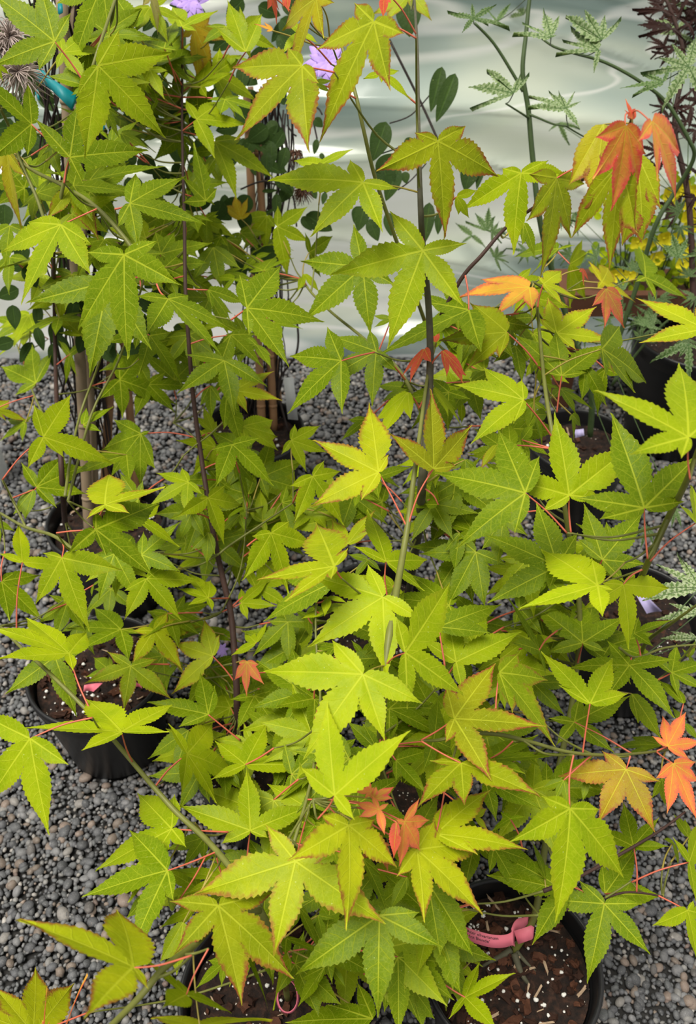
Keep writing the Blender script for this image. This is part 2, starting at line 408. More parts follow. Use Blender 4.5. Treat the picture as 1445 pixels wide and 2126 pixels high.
# ------------------------------------------------------------------ leaves: petiole joint, lobe tips (clockwise), index of middle lobe, colouring
# coordinates are read inside sheets of the photograph, 2.89 units to a pixel
TILE = {'A0': (0, 0), 'A1': (480, 0), 'A2': (945, 0), 'B0': (0, 420), 'B1': (480, 420), 'B2': (945, 420), 'C0': (0, 840), 'C1': (480, 840),
        'C2': (945, 840), 'D0': (0, 1260), 'D1': (480, 1260), 'D2': (945, 1260), 'E0': (0, 1686), 'E1': (480, 1686), 'E2': (945, 1686)}
LEAVES = '''
A0 328 250:232 425 -50 400 -60 -50 240 -90 425 80:2:g n=495,500
A0 620 -100:660 230 425 440 330 20:1:g
A0 590 395:715 180 1035 318 1000 830 505 960 455 582:2:y
A0 420 945:205 712 470 610 895 905 500 1100:1:g n=385,1100
A0 190 745:165 935 -60 960 -180 420 168 490:2:g n=405,985
A0 40 905:160 1060 128 1400 -100 1000:1:yo2 n=230,1010
A0 300 1100:265 990 300 1260 130 1330 130 1025:2:y n=370,1110
A0 425 1130:560 1240 595 1445 275 1325:1:o n=380,1112
A0 440 1110:480 960 790 1152 560 1330:1:g
A0 780 1220:815 1040 1110 1050 1235 1355 830 1490 705 1360:2:g n=690,1255
A0 1180 715:1110 600 1370 590 1500 760 1290 960:2:y n=1130,790
A0 1235 1205:1095 1215 1085 1060 1165 850 1300 1130:2:g
A0 1160 150:1265 100 1355 245 1285 470 1190 500 1090 230:2:yo n=1085,200
A0 1095 160:1032 35 1310 62 1180 190:1:y
A0 985 290:1060 300 740 235 1050 110:1:g
A0 1475 310:1290 165 1365 -5 1570 90:1:y
A0 1290 440:1320 285 1450 330 1555 610 1410 705:2:y n=1100,550
A0 1290 850:1450 830 1650 1075 1420 1210:1:y
A0 1190 700:1110 590 1180 420 1300 520:1:g z=.06
A0 1075 595:1010 640 950 515 1050 420:1:g z=.08
A0 895 -60:975 100 945 215 850 40:1:p
A0 540 300:580 420 520 490 455 400:1:g z=.1
A0 940 590:900 680 780 570 900 480:1:g z=.1
A0 300 860:370 1060 250 1080 210 990:1:g z=.1
A0 -40 380:30 370 75 460 20 490:1:y
A0 620 640:720 700 720 830 650 780:1:g z=.08
A0 730 800:860 800 900 900 780 900:1:g z=.08
A0 540 1080:620 980 1000 1000 640 1180:1:g z=.06
A1 510 -10:625 20 560 235 360 525 285 175 400 -60:2:yo2
A1 855 130:1045 205 960 550 525 865 505 300 735 15:2:o n=1110,230
A1 425 395:525 500 475 925 15 840 0 408 340 285:2:o n=620,435
A1 1240 848:1405 755 1614 1060 1275 1440 865 1030 1100 795:2:o n=1120,900
A1 790 1095:1005 1132 910 1404 470 1430 215 1085 712 955:2:y
A1 540 985:735 898 420 1100 375 968:1:y z=.05
A1 235 -40:290 60 270 150 215 60:1:r s=.04
A1 330 -60:345 75 310 40:0:r s=.035
A1 245 180:210 190 135 145 200 130:1:r2 s=.03
A1 920 -60:960 20 912 115 890 20:1:r s=.045
A1 1075 -40:1205 125 1090 60 930 130 840 85:2:t
A1 900 440:1010 425 1080 597 900 500 790 475:1:y z=.04
A1 500 500:610 480 600 560 520 570:1:g z=.06
A1 60 200:50 40 190 80 280 300 120 360:2:y z=.04
A1 420 200:300 330 520 260 350 120:0:y z=.05
A2 395 1040:560 960 690 1050 345 1535 35 1268 280 1010:2:y
A2 610 1070:775 1105 700 1430 505 1675 420 1330 445 1045:2:t
A2 1025 755:1150 925 1100 1115 925 1275 818 1080 830 825:2:r1 n=1080,740 s=.07 z=-.04
A2 1180 730:1358 915 1335 1205 1210 1095 1072 858:1:r1 n=1085,740 s=.07 z=-.04
A2 890 745:920 1000 832 1200 680 1115:1:yo2 n=1060,740 s=.07
A2 1090 930:1235 1250 1125 1460 1000 1480:1:o s=.07
A2 1000 970:1100 1400 930 1630 690 1430 740 1250:1:o
A2 1060 712:1015 660 1025 590 1080 650:1:r s=.02
A2 10 1180:135 1140 85 1310 20 1290:1:y n=-30,1230
B0 365 135:545 250 545 435 128 622 -5 300 170 120:2:y n=580,40
B0 745 315:952 228 1095 500 765 945 470 772 520 300:2:g n=790,280
B0 650 480:912 890 535 1055 150 608:1:g z=.05
B0 1010 580:1130 560 1405 765 1330 930 875 800 815 560:2:g n=940,490
B0 720 1065:705 900 850 900 1070 1215 735 1300 600 1180:2:g z=.05
B0 900 800:1030 780 1090 1100 830 1040:1:g z=.05
B0 1240 95:1310 50 1355 130 1240 240 1200 60:1:g z=.06
B0 965 310:890 290 930 170 1050 180 1275 240 1040 365:2:g n=950,390
B0 1280 270:1445 400 1330 520 1150 480:1:g z=.06
B0 1250 525:1480 610 1390 720 1270 640:0:g n=1120,560
B0 1385 795:1540 790 1580 990 1280 1075 1330 850:1:g
B0 1345 950:1605 1110 1410 1280 1060 1155 1110 910:1:g
B0 215 1085:90 1160 0 980 190 850 320 900:2:g z=.05
B0 115 730:240 740 110 840 -40 830 -60 690:2:g n=290,820
B0 420 910:465 1045 390 1090 350 830 500 850:1:g z=.05
B0 1260 1100:1330 1200 1270 1300 1200 1220:1:g z=.05
B0 250 630:310 640 240 750 195 640:1:g z=.05
B0 60 140:200 200 30 400 -90 220:1:g z=.08
B0 60 330:180 350 60 560 -80 480:1:g z=.1
B0 640 60:800 240 620 200 560 60:0:g z=.08
B1 1150 290:1415 245 1395 628 935 880 590 440 950 50:2:y s=.095
B1 790 390:990 500 835 800 430 720 410 350 735 130:2:g z=.08
B1 1425 645:1500 900 860 932 1180 600:1:g n=1390,425 s=.09
B1 95 635:52 430 300 375 565 715 345 1000 105 800:2:g n=0,705
B1 275 145:280 20 460 25 475 240 340 455:2:y
B1 215 80:270 150 207 300 65 300 40 110:2:y n=175,300
B1 60 100:-40 20 20 -40 100 -30 125 60:1:yo s=.05
B1 660 950:670 1275 335 1270 345 922 575 745:1:g n=860,900
B1 870 895:1000 1020 845 1230 535 1090 590 800 830 760:2:g z=-.03
B1 470 300:610 200 540 450 440 180:0:g z=.06
B1 440 430:530 540 395 540 420 470:0:y z=.05
B1 20 1130:260 1010 310 1195 100 1270:1:t z=.04
B1 1160 880:1200 960 1075 1085 1018 1055:1:r s=.05 n=1190,1000 z=-.02
B1 1270 890:1415 1040 1395 1085 1290 1050:1:r s=.05 n=1200,1000 z=-.02
B1 1225 840:1250 780 1215 800:0:r s=.018
B1 960 700:855 750 850 680:1:g z=.1
B1 1080 1110:900 1200 860 1100:1:g z=.1
B1 150 330:240 300 230 440 60 420 70 320:1:g z=.08
B1 20 460:75 480 -60 560 -90 450:1:g z=.06
B2 445 510:465 665 235 705 15 577 150 455:1:r2 s=.06 n=470,490 z=-.03
B2 530 490:640 412 748 580 645 632 500 440:1:t s=.045 n=495,630
B2 610 785:510 695 555 570 850 625 965 832 725 888:2:t s=.065 n=545,1000
B2 905 520:1008 580 1020 755 888 760 820 625:1:r3 s=.05 z=-.02
B2 640 1040:545 1020 350 780 600 770 915 840 790 1020:2:g n=610,1260 s=.075 z=.02
B2 310 780:262 935 58 1012 -104 835 85 595:2:t n=515,1005
B2 410 1185:350 1330 90 1460 -10 1090 165 990 400 1060:2:y n=580,1404
B2 1500 760:1100 845 1082 572 1500 560:1:t
B2 1140 450:1115 250 1390 585 1200 590 1080 480:1:g z=.05
B2 690 370:765 220 800 300 780 590 690 640:2:y n=600,280
B2 880 480:795 355 930 380 1085 605 850 520:2:yo2 n=760,470
B2 880 880:990 740 1155 1085 1085 1145 900 1060:1:g
B2 860 900:960 1040 850 950:0:o s=.04
B2 780 990:910 1225 760 1190:0:g
B2 620 280:720 260 480 420 350 320:1:g z=.06
B2 410 120:480 330 400 260:0:g z=.04
B2 330 700:490 690 520 960 330 900:1:g z=.07
B2 360 860:440 960 400 1090 230 960:1:g z=.08
B2 470 1200:560 1260 440 1400 380 1250:1:g z=.1
B2 900 1000:1000 1040 860 1290 760 1130:1:g z=.1
B2 760 400:800 470 770 500 740 420:1:r s=.02
C0 262 195:205 -5 425 -62 695 352 380 315 162 388:2:y n=15,450
C0 220 495:128 345 385 305 500 370 520 532 340 622:2:g n=125,640
C0 845 175:900 160 930 385 850 500 660 440 605 270 680 90:3:g n=1180,210
C0 630 600:520 690 655 412 995 492 780 660:2:t s=.07
C0 575 750:575 640 960 590 935 1040 640 910 400 900:2:g n=340,770
C0 370 920:745 995 535 1365 215 1200 255 890:1:y n=340,780
C0 135 945:-10 890 108 712 425 978:1:yy n=100,1404 s=.06
C0 10 1060:100 1000 245 1020 260 1310 60 1300:2:g n=30,880
C0 880 1045:1000 955 1205 1062 1090 1295 745 1295 745 1118:2:y s=.07
C0 850 900:860 760 1085 705 1085 1000 900 1000:1:g z=.04
C0 820 680:960 600 1080 852 900 760:1:y z=.03
C0 1130 465:1215 540 1120 680 888 615 935 408 1090 375:2:y s=.06
C0 1250 560:1352 485 1460 605 1345 842 1060 672 1180 560:2:y s=.06
C0 1150 650:1230 800 1075 825 1010 690:1:g s=.05
C0 1250 770:1290 900 1240 960 1140 880:1:g s=.05
C0 1250 1160:1060 1105 1125 1005 1265 1050 1275 1240 1125 1205:1:y s=.055
C0 1395 240:1560 200 1645 490 1285 505 1270 272:1:g s=.065
C0 1280 165:1185 170 1160 65 1215 10 1300 100:1:y s=.045
C0 1360 -60:1450 80 1450 255 1340 150:1:g s=.065
C0 -40 30:60 -30 185 105 40 100:1:o s=.06
C0 150 110:200 60 135 225 0 220 40 90:2:g s=.05
C0 500 120:520 20 680 10 610 165:1:g s=.06
C0 200 510:150 690 80 660:0:g z=.05
C0 -40 700:90 760 0 860:0:g z=.05
C0 760 300:780 480 430 430 560 300:1:g z=.06
C0 1440 660:1470 760 1380 750 1330 760:1:g s=.05
C0 560 1080:610 1060 550 1150:1:g z=.1
C1 885 405:780 575 470 612 485 215 828 -15 945 300:2:tt n=1045,735
C1 1215 385:945 165 1190 -100 1450 120 1352 370:1:oo n=1065,735
C1 1060 -74:1075 90 905 202 865 95:1:yy s=.06 n=1130,30
C1 1215 -100:1345 20 1385 142 1290 80:1:y s=.06 n=1130,20
C1 620 970:600 1050 315 1185 150 1062 505 695 700 860:2:t n=660,1040
C1 700 835:625 875 600 685 868 633 840 760:1:t s=.06
C1 930 940:730 850 818 620 1178 935 1165 1120:1:y n=940,1170
C1 910 1155:1140 1290 930 1668 455 1455 455 1022 818 955:2:yy n=960,1200
C1 490 430:560 335 660 400 680 727 365 720 350 490:2:y s=.07 n=370,590
C1 330 520:235 395 290 360 380 400 350 660:1:y s=.055
C1 190 700:105 645 175 505 355 590 215 780:1:y s=.05 n=310,520
C1 240 770:350 700 492 840 350 1140 58 1060 125 790:2:y s=.07 n=95,850
C1 60 1190:60 1105 230 1045 285 1215 100 1290:1:y s=.055 n=-60,1200
C1 600 1070:190 1300 260 1000:0:g z=.04
C1 70 130:255 90 280 190 285 275 90 280:1:y s=.06
C1 20 330:150 480 115 625 20 450:1:g s=.06
C1 100 280:200 300 280 430 130 400:1:g z=.05
C1 870 440:1090 375 890 575:0:g z=.08
C1 820 930:900 1000 730 1050 700 900:1:g z=.08
C1 1370 770:1340 1010 1280 880:0:g z=.1
C1 810 90:655 220 700 90:0:g z=.08
C1 -20 680:110 600 20 780 -60 740:0:g z=.04
C1 1240 600:1165 600 1200 440:0:g z=.05
C1 760 540:680 500 740 620 880 580:2:g z=.08
C1 560 1240:480 1200 420 1290 720 1190:2:y z=.05
C2 420 530:358 775 0 868 -124 415 255 140 505 305:2:g n=670,770
C2 685 545:525 640 295 440 598 40 1062 243 862 562:2:y n=695,770 z=-.02
C2 1135 620:865 690 720 560 930 45 1460 300 1380 580:2:g n=1155,925
C2 1400 195:1355 325 1040 305 820 -74 1350 -264 1560 60:2:y n=1410,450 z=-.02
C2 615 970:565 1100 190 1195 165 775 485 580 737 768:2:g n=690,1060
C2 885 930:735 808 770 590 1130 640 1150 960 1020 1070:2:g n=840,1020 z=.03
C2 855 1085:950 1115 885 1275 380 1240 512 860 818 920:2:yy
C2 1010 1080:1085 1012 1290 1102 1045 1474 745 1230 880 1070:2:yy s=.065
C2 1445 710:1500 850 1345 600 1420 480:1:y n=1170,940
C2 400 210:470 120 565 310 450 340:1:g z=.06
C2 250 240:300 330 150 400:1:o z=.06
C2 290 680:440 790 255 960 160 870:1:g z=.08
C2 60 330:140 400 60 500 -60 400:1:g z=.09
C2 480 60:560 60 520 250 440 130:1:g z=.09
C2 700 60:760 130 710 215 680 100:1:g z=.1
D0 415 280:440 382 -20 325 -80 110 150 60 520 152:2:yy n=575,650
D0 180 790:412 947 300 1375 -80 1180 -120 640:1:y n=555,665
D0 730 750:485 865 130 735 505 535 1042 588 1020 747:2:yy n=830,945
D0 785 355:950 310 1030 560 742 628 505 462 640 265:2:t2
D0 925 140:1008 30 1212 115 1095 388 785 357 790 145:2:t
D0 725 135:850 165 775 330 470 270 395 125 560 -5:2:g z=.03
D0 1275 295:1215 390 1025 525 1030 215 1222 65 1318 165:2:t n=1445,450
D0 1250 645:1070 720 880 575 1200 390 1290 470:1:g n=1440,800
D0 1125 880:1005 700 1285 690 1440 1030 1300 1185 1075 1140:2:yy n=930,1080
D0 330 300:495 270 462 662 28 525:1:g z=.04
D0 1230 130:1445 212 1260 330 1030 200:0:g z=.06
D0 1250 340:1372 530 1230 420:0:g z=.06
D0 1080 330:1100 400 970 478 1010 340:1:g z=.06
D0 1130 740:1050 1000 885 912:1:g z=.06
D0 1200 990:1260 1180 1070 1230 885 1015:1:g z=.05
D0 1400 1000:1440 1080 1330 1080 1310 980:1:g z=.08
D0 660 380:660 300 510 420 560 300:1:g z=.1
D1 1045 275:990 60 1315 -150 1395 535 1055 617:2:y n=940,400
D1 790 405:1152 580 925 812 430 920 190 388 605 200:2:yy z=-.03
D1 620 1130:420 965 575 565 1080 740 740 1280:1:yy n=520,1272 z=-.04
D1 95 330:165 345 200 465 95 540 15 440 45 335:2:r3 s=.04
D1 85 945:-120 1040 -100 800 215 700 498 955:2:y
D1 115 1341:-60 1420 -320 1195 95 958 492 1190 220 1385:2:y n=95,1530
D1 440 520:510 485 548 568 310 748 165 570 320 450:2:g s=.065
D1 340 90:590 95 355 365 130 300 220 85:1:g s=.065
D1 150 215:0 292 75 140 222 90:1:y s=.05
D1 1350 330:1390 510 1140 190 1290 0 1744 150:2:y n=1290,420 s=.08
D1 1340 670:1288 470 1590 335 1890 718 1565 1048 1285 812:2:oo n=1140,800
D1 1380 935:1860 1150 1400 1190 1115 1215 1190 920:1:o n=1140,805
D1 990 920:1200 858 1180 1135 990 1050:1:g z=.05
D1 1215 800:1240 555 1420 900 1150 985:0:g z=.05
D1 960 720:920 540 1210 570 1170 790:1:g z=.09
D1 880 860:695 690 790 700:0:g z=.04
D1 330 960:300 1160 210 1180 240 1000:1:g z=.09
D1 500 1000:420 1100 290 1160 400 1020:1:g z=.08
D1 230 720:85 625 150 620:0:g z=.06
D1 620 240:560 330 400 320 480 230:1:g z=.07
D1 330 770:320 870 220 860 260 740:1:g z=.09
D1 790 290:720 200 850 200 880 310:1:g z=.12
D1 460 60:380 20 520 -20 600 30 470 180:1:g z=.08
D1 400 870:340 870 420 780:1:g z=.1
D1 580 -60:700 -20 560 60 520 -40:0:y z=.06
D1 120 500:50 600 200 560 280 640:1:g z=.09
D1 840 1110:800 1150 722 1100 792 1012 858 1080:2:r4 s=.035 z=-.03
D1 855 1150:800 1070 870 1075 980 1080 970 1150:2:r1 s=.04 z=-.02
D1 885 1215:745 1175 845 1128 945 1180 920 1371 765 1262:3:r4 s=.045 z=-.03
D1 1040 1290:985 1275 1128 1145 1195 1281 1140 1466 1005 1562:3:r4 s=.05 z=-.03
D1 990 1290:1000 1400 975 1510:1:r s=.05 z=-.04
D1 900 1420:960 1430 940 1590 760 1520:1:rr s=.05
D2 505 260:540 405 330 215 300 -75 560 180:2:g s=.08
D2 765 215:545 275 455 -20 745 -80 1020 60 905 270:2:g n=700,400
D2 1045 350:1325 312 1322 672 900 560 660 365 908 200:2:g n=1080,300
D2 810 580:620 470 515 262 945 305 1040 518:2:y n=715,865 s=.07 z=-.04
D2 715 690:745 540 1050 530 955 880 605 830 555 668:2:g z=.04
D2 265 395:378 280 562 440 605 842 340 640:2:t2
D2 1275 835:1180 775 1245 650 1385 630 1490 810 1405 912:2:r4 s=.06 n=1200,880
D2 1310 940:1445 930 1470 1050 1450 1290 1270 1245 1205 1030:2:r4 s=.065 n=1200,880
D2 1025 975:1232 1050 1200 1355 850 1310 615 1015 880 862:2:ro s=.075 n=1050,895
D2 690 1210:870 1215 1022 1630 598 1902 318 1410 515 1135:2:y n=710,890
D2 1060 520:1240 800 1100 700:0:g z=.05
D2 1240 830:1000 910 950 840 1060 780:1:g z=.05
D2 180 920:500 760 710 890 420 1005:1:g z=.05
D2 180 1050:430 1090 520 1220 250 1290:1:g z=.07
D2 650 1040:680 1200 600 1150 515 1090:1:g z=.06
D2 790 1040:895 1110 765 1170:1:g z=.06
D2 1300 395:1165 280 1330 220 1520 330 1500 500 1340 540:2:g n=1210,440
D2 1370 580:1215 430 1330 480:0:g s=.05
D2 1075 160:1100 60 1312 78 1190 238:1:g z=.04
D2 -100 120:280 -20 215 160:0:g z=.04
D2 1380 700:1460 800 1300 800 1300 600:1:g z=.07
D2 1400 300:1360 250 1440 200 1445 350:1:g z=.05
D2 1240 1030:1180 1150 1260 1200 1300 1100:1:g z=.06
D2 280 480:420 500 300 620 170 560:1:y z=.05
E0 1030 100:1118 213 765 548 570 360 820 -120 1045 -110:2:y n=1370,120
E0 1005 350:1040 530 790 835 485 512 775 105:2:g n=1240,190
E0 1310 560:1662 480 1767 1000 1450 1165 1040 860 1015 533:2:o z=-.03
E0 800 930:890 1060 480 1290 85 655 710 560:2:tt s=.085 n=1150,860
E0 200 1330:-150 1200 -40 1050 215 925 450 1020:2:tt s=.085
E0 268 1440:250 1250 278 1045 300 1250:1:r s=.07 z=-.08 w=.05
E0 350 1440:380 1250 515 962 460 1250:1:r s=.07 z=-.08 w=.06
E0 1120 1095:845 870 1070 1000 1400 1195 960 1200:2:y n=1250,820
E0 1200 1290:900 1230 1640 1212 1500 1400:1:tt s=.08
E0 1340 400:1100 495 1035 352 1275 288 1440 330:1:y
E0 1050 560:1075 500 1020 325 1000 500:1:y z=.03
E0 1100 660:1060 980 960 900:0:y z=.04
E0 1150 590:1100 680 955 695:1:y z=.03
E0 1350 900:1330 1050 1170 1060 1250 890:1:g z=.04
E0 1230 150:1220 290 1100 330 990 230:1:g z=.06
E0 1280 240:1330 330 1180 320:0:g z=.07
E0 900 480:960 640 850 820 760 640:1:g z=.05
E1 705 80:868 45 1000 338 690 718 325 297 530 10:2:tt z=-.03
E1 385 295:580 230 930 673 255 870 -235 497 205 72:2:t
E1 890 620:1130 600 1270 812 880 1238 385 978 690 610:2:g z=.02
E1 1115 225:1225 48 1539 185 1510 628 1157 672 990 390:2:tt z=-.03
E1 1230 130:1290 -60 1560 -146 1784 228 1480 260:2:t
E1 790 280:900 380 937 607 750 420:1:g z=.05
E1 1055 390:1050 480 955 597:1:g z=.06
E1 330 760:420 760 597 882 310 890:1:g z=.03
E1 400 560:480 640 530 830 350 720:1:g z=.05
E1 60 800:160 900 235 1200 20 960:1:g z=.05
E1 350 880:375 960 240 1190 270 960:1:y z=.04
E1 560 930:500 1060 400 1170 420 1000:1:g z=.07
E1 850 1240:320 1260 578 1152 755 1020:1:g z=.05
E1 1000 870:1265 900 1342 1130 1000 1360 900 1100:1:g z=.05
E1 1060 1020:1150 1300 1222 1242:1:g z=.08 x=1
E1 1180 420:1450 865 1255 860:0:g z=.04
E1 1225 640:1375 1090 1330 1070:0:g z=.05 x=1
E1 600 930:690 1060 620 1000:0:g z=.1
E1 1320 1000:1205 945 1280 940:0:g z=.08 x=1
E1 1404 1110:1304 1240 1494 898 1709 967 1604 1320:2:y n=1230,1000 s=.06 x=1
E1 500 80:560 130 420 190 340 120 430 20:2:g z=.08
E1 40 250:90 330 -40 330 -60 230:1:g z=.07
E1 620 250:640 330 520 300 560 240:1:g z=.05
E1 520 620:620 640 560 800 440 700:1:g z=.09
E2 895 550:1122 550 1172 857 792 1032 512 522 742 408:2:g n=680,435
E2 1070 205:945 310 865 110 1010 -60 1225 30 1285 208:2:g n=1065,415 s=.065
E2 660 470:460 802 185 375 280 262 715 260:1:g z=.03 x=1
E2 900 490:880 300 1090 220 1250 505:2:g z=.04
E2 1405 300:1440 540 1305 148 1475 40:1:y n=1060,420
E2 1395 590:1600 640 1450 900 1178 683 1430 530:1:y n=1240,505
E2 540 400:560 300 455 165 480 330:1:g z=.05 x=1
E2 1310 180:1335 330 1250 160:0:g z=.06
E2 1400 150:1310 10 1380 40:0:g z=.06
E2 690 400:720 280 730 480:0:g z=.06
E2 330 40:210 120 270 0 420 30:0:g z=.06 x=1
E2 120 30:200 110 160 -60 190 -20:0:t z=.04 x=1
'''
# narrow-lobed variegated maple behind (w), pale variegated (w2), dark red lace-leaf (k)
LACE = '''
A2 350 560:85 650 75 520 190 440 235 450 390 440 445 430:2:w
A2 665 650:435 660 440 590 560 540 620 540 720 550 755 610 750 780:3:w
A2 860 300:600 345 640 235 690 150 830 440:1:w
A2 880 240:660 110 700 130 780 85 900 90 998 95:2:w
A2 575 225:340 225 400 130 530 40 625 100 610 210:2:w
A2 410 90:270 90 345 10 380 -20 440 30:1:w
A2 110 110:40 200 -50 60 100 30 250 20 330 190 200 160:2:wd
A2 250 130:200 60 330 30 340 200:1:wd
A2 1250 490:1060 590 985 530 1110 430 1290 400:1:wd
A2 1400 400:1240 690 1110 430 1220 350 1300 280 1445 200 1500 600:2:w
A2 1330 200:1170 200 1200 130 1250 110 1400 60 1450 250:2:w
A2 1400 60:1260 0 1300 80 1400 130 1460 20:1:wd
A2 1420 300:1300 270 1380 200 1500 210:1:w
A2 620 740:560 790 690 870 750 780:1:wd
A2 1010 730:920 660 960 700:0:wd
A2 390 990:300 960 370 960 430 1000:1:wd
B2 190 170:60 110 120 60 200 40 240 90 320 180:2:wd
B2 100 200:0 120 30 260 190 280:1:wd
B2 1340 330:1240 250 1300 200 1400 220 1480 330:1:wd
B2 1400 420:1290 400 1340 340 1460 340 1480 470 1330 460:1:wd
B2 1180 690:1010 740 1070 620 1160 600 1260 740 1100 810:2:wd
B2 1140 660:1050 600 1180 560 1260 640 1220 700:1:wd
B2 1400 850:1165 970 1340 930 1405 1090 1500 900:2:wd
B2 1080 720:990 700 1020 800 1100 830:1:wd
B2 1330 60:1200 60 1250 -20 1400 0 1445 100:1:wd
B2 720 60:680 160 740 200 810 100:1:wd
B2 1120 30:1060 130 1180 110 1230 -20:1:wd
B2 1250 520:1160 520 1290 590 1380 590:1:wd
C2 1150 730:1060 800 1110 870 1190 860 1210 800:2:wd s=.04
C2 1320 620:1270 700 1300 740 1360 740 1370 650:1:wd s=.04
C2 90 580:40 660 110 650 160 610:1:w s=.035
C2 1470 1100:1120 1180 1150 1110 1200 960 1330 880 1500 980 1480 1240:2:w2 s=.07
C2 1460 1250:1200 1290 1280 1200 1400 1190 1500 1330:1:w2 s=.06
D2 1445 190:1230 200 1290 150 1400 140 1480 260:1:w2 s=.05
A2 1250 60:1060 50 1090 80 1200 -20 1320 100:1:k
A2 1300 170:1090 150 1095 215 1240 220 1380 240:1:k
A2 1330 280:1200 290 1240 350 1400 330:1:k
A2 1240 20:1110 -10 1170 10 1280 -40:1:k
A2 1420 640:1260 640 1300 710 1400 780 1480 560:1:k
A2 1340 760:1240 720 1290 850 1400 860:1:k
A2 1440 780:1330 800 1420 900 1500 860:1:k
A2 1320 640:1260 580 1400 560 1440 700:2:k
A2 1400 1000:1330 960 1390 1130 1480 1080:1:k
A2 1440 1180:1350 1150 1400 1290 1500 1260:1:k
B2 1440 -30:1340 -40 1380 60 1480 40:1:k
A2 1400 150:1330 110 1300 190 1440 230:1:k
A2 1430 530:1370 600 1450 640 1500 560:1:k
'''
PAL = {'g': (.140, .215, .002, .05), 'y': (.245, .330, .003, .12), 'yy': (.350, .445, .006, .10), 't': (.31, .37, .006, .75), 'tt': (.385, .43, .008, .85),
       't2': (.20, .275, .004, .6), 'o': (.265, .315, .006, .95), 'oo': (.26, .28, .008, 1.0), 'yo': (.50, .35, .015, .6), 'yo2': (.39, .36, .010, .85),
       'r': (.60, .075, .05, .3), 'r1': (.72, .27, .07, 1.0), 'r2': (.70, .35, .05, .8), 'r3': (.60, .20, .07, .9), 'r4': (.78, .23, .07, .6),
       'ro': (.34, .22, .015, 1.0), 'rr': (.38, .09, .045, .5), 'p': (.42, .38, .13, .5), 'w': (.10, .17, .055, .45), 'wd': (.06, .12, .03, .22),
       'w2': (.16, .26, .08, .9), 'k': (.03, .013, .012, .0), 'v': (.035, .068, .016, .0)}
# ------------------------------------------------------------------ leaf geometry
def parse(txt):
    out = []
    for ln in txt.strip().splitlines():
        a, tips, c, rest = ln.split(':')
        tl, bx, by = a.split(); ox, oy = TILE[tl]; k = 500.0 / 1445.0
        t = [float(q) for q in tips.split()]
        rr = rest.split(); opt = dict(q.split('=') for q in rr[1:])
        P = lambda x, y: (ox + float(x) * k, oy + float(y) * k)
        d = dict(b=P(bx, by), t=[P(t[i], t[i + 1]) for i in range(0, len(t), 2)], c=int(c), col=rr[0],
                 s=float(opt.get('s', 0)), z=float(opt.get('z', 0)), w=float(opt.get('w', 0)), x=int(opt.get('x', 0)))
        if 'n' in opt: d['n'] = P(*opt['n'].split(','))
        out.append(d)
    return out

def cand_normals():
    N = []
    for i in range(170):
        zz = 1 - (i + .5) / 170 * 0.96; th = i * 2.39996
        r = math.sqrt(1 - zz * zz); N.append((r * math.cos(th), r * math.sin(th), zz))
    return np.array(N)
CN = cand_normals()
CANG = {0: 0.0, 1: math.radians(48), 2: math.radians(98), 3: math.radians(140)}
CLEN = {0: 1.0, 1: 0.93, 2: 0.52, 3: 0.35}
def fit_leaf(L, lace=False):
    """pick the tilt of the blade that makes the seen lobes closest to a regular maple leaf"""
    b = L['b']; rb = ray(*b); view = -rb / np.linalg.norm(rb)
    z = view; x = np.cross([0, 0, 1.0], z); x /= np.linalg.norm(x); y = np.cross(z, x)
    Ns = CN @ np.array([x, y, z])                       # facing hemisphere
    tips = L['t']; c = min(L['c'], len(tips) - 1)
    dirs = np.array([ray(*t) for t in tips])
    mid = dirs[c] - rb; mid[2] -= 0.25 * np.linalg.norm(mid)
    hor = np.array([mid[0], mid[1], 0.0]); hor /= np.linalg.norm(hor) + 1e-9
    pr = np.array([0, 0, 0.75]) + 0.55 * view + 0.22 * hor; pr /= np.linalg.norm(pr)
    best = None
    for n in Ns:
        den = dirs @ n
        if np.any(np.abs(den) < 0.12): continue
        T = dirs * ((rb @ n) / den)[:, None] - rb
        ln = np.linalg.norm(T, axis=1)
        if ln.max() > 4 * np.median(ln) + 1e-6: continue
        e1 = T[c] / (ln[c] + 1e-9); e2 = np.cross(n, e1)
        cost = (math.acos(max(-1, min(1, n @ pr))) / math.radians(36)) ** 2
        if not lace:
            for i in range(len(tips)):
                if i == c: continue
                k = min(3, abs(i - c)); sgn = -1 if i > c else 1
                an = math.atan2(T[i] @ e2, T[i] @ e1)
                dd = abs(abs(an) - CANG[k])
                cost += (dd / math.radians(26)) ** 2 * 0.8
                cost += (math.log((ln[i] + 1e-9) / (ln[c] + 1e-9) / CLEN[k]) / 0.40) ** 2 * 0.6
        if best is None or cost < best[0]: best = (cost, n, T, ln)
    if best is None: return view, max(np.linalg.norm(dirs - rb, axis=1))
    return best[1], float(np.max(best[3]))

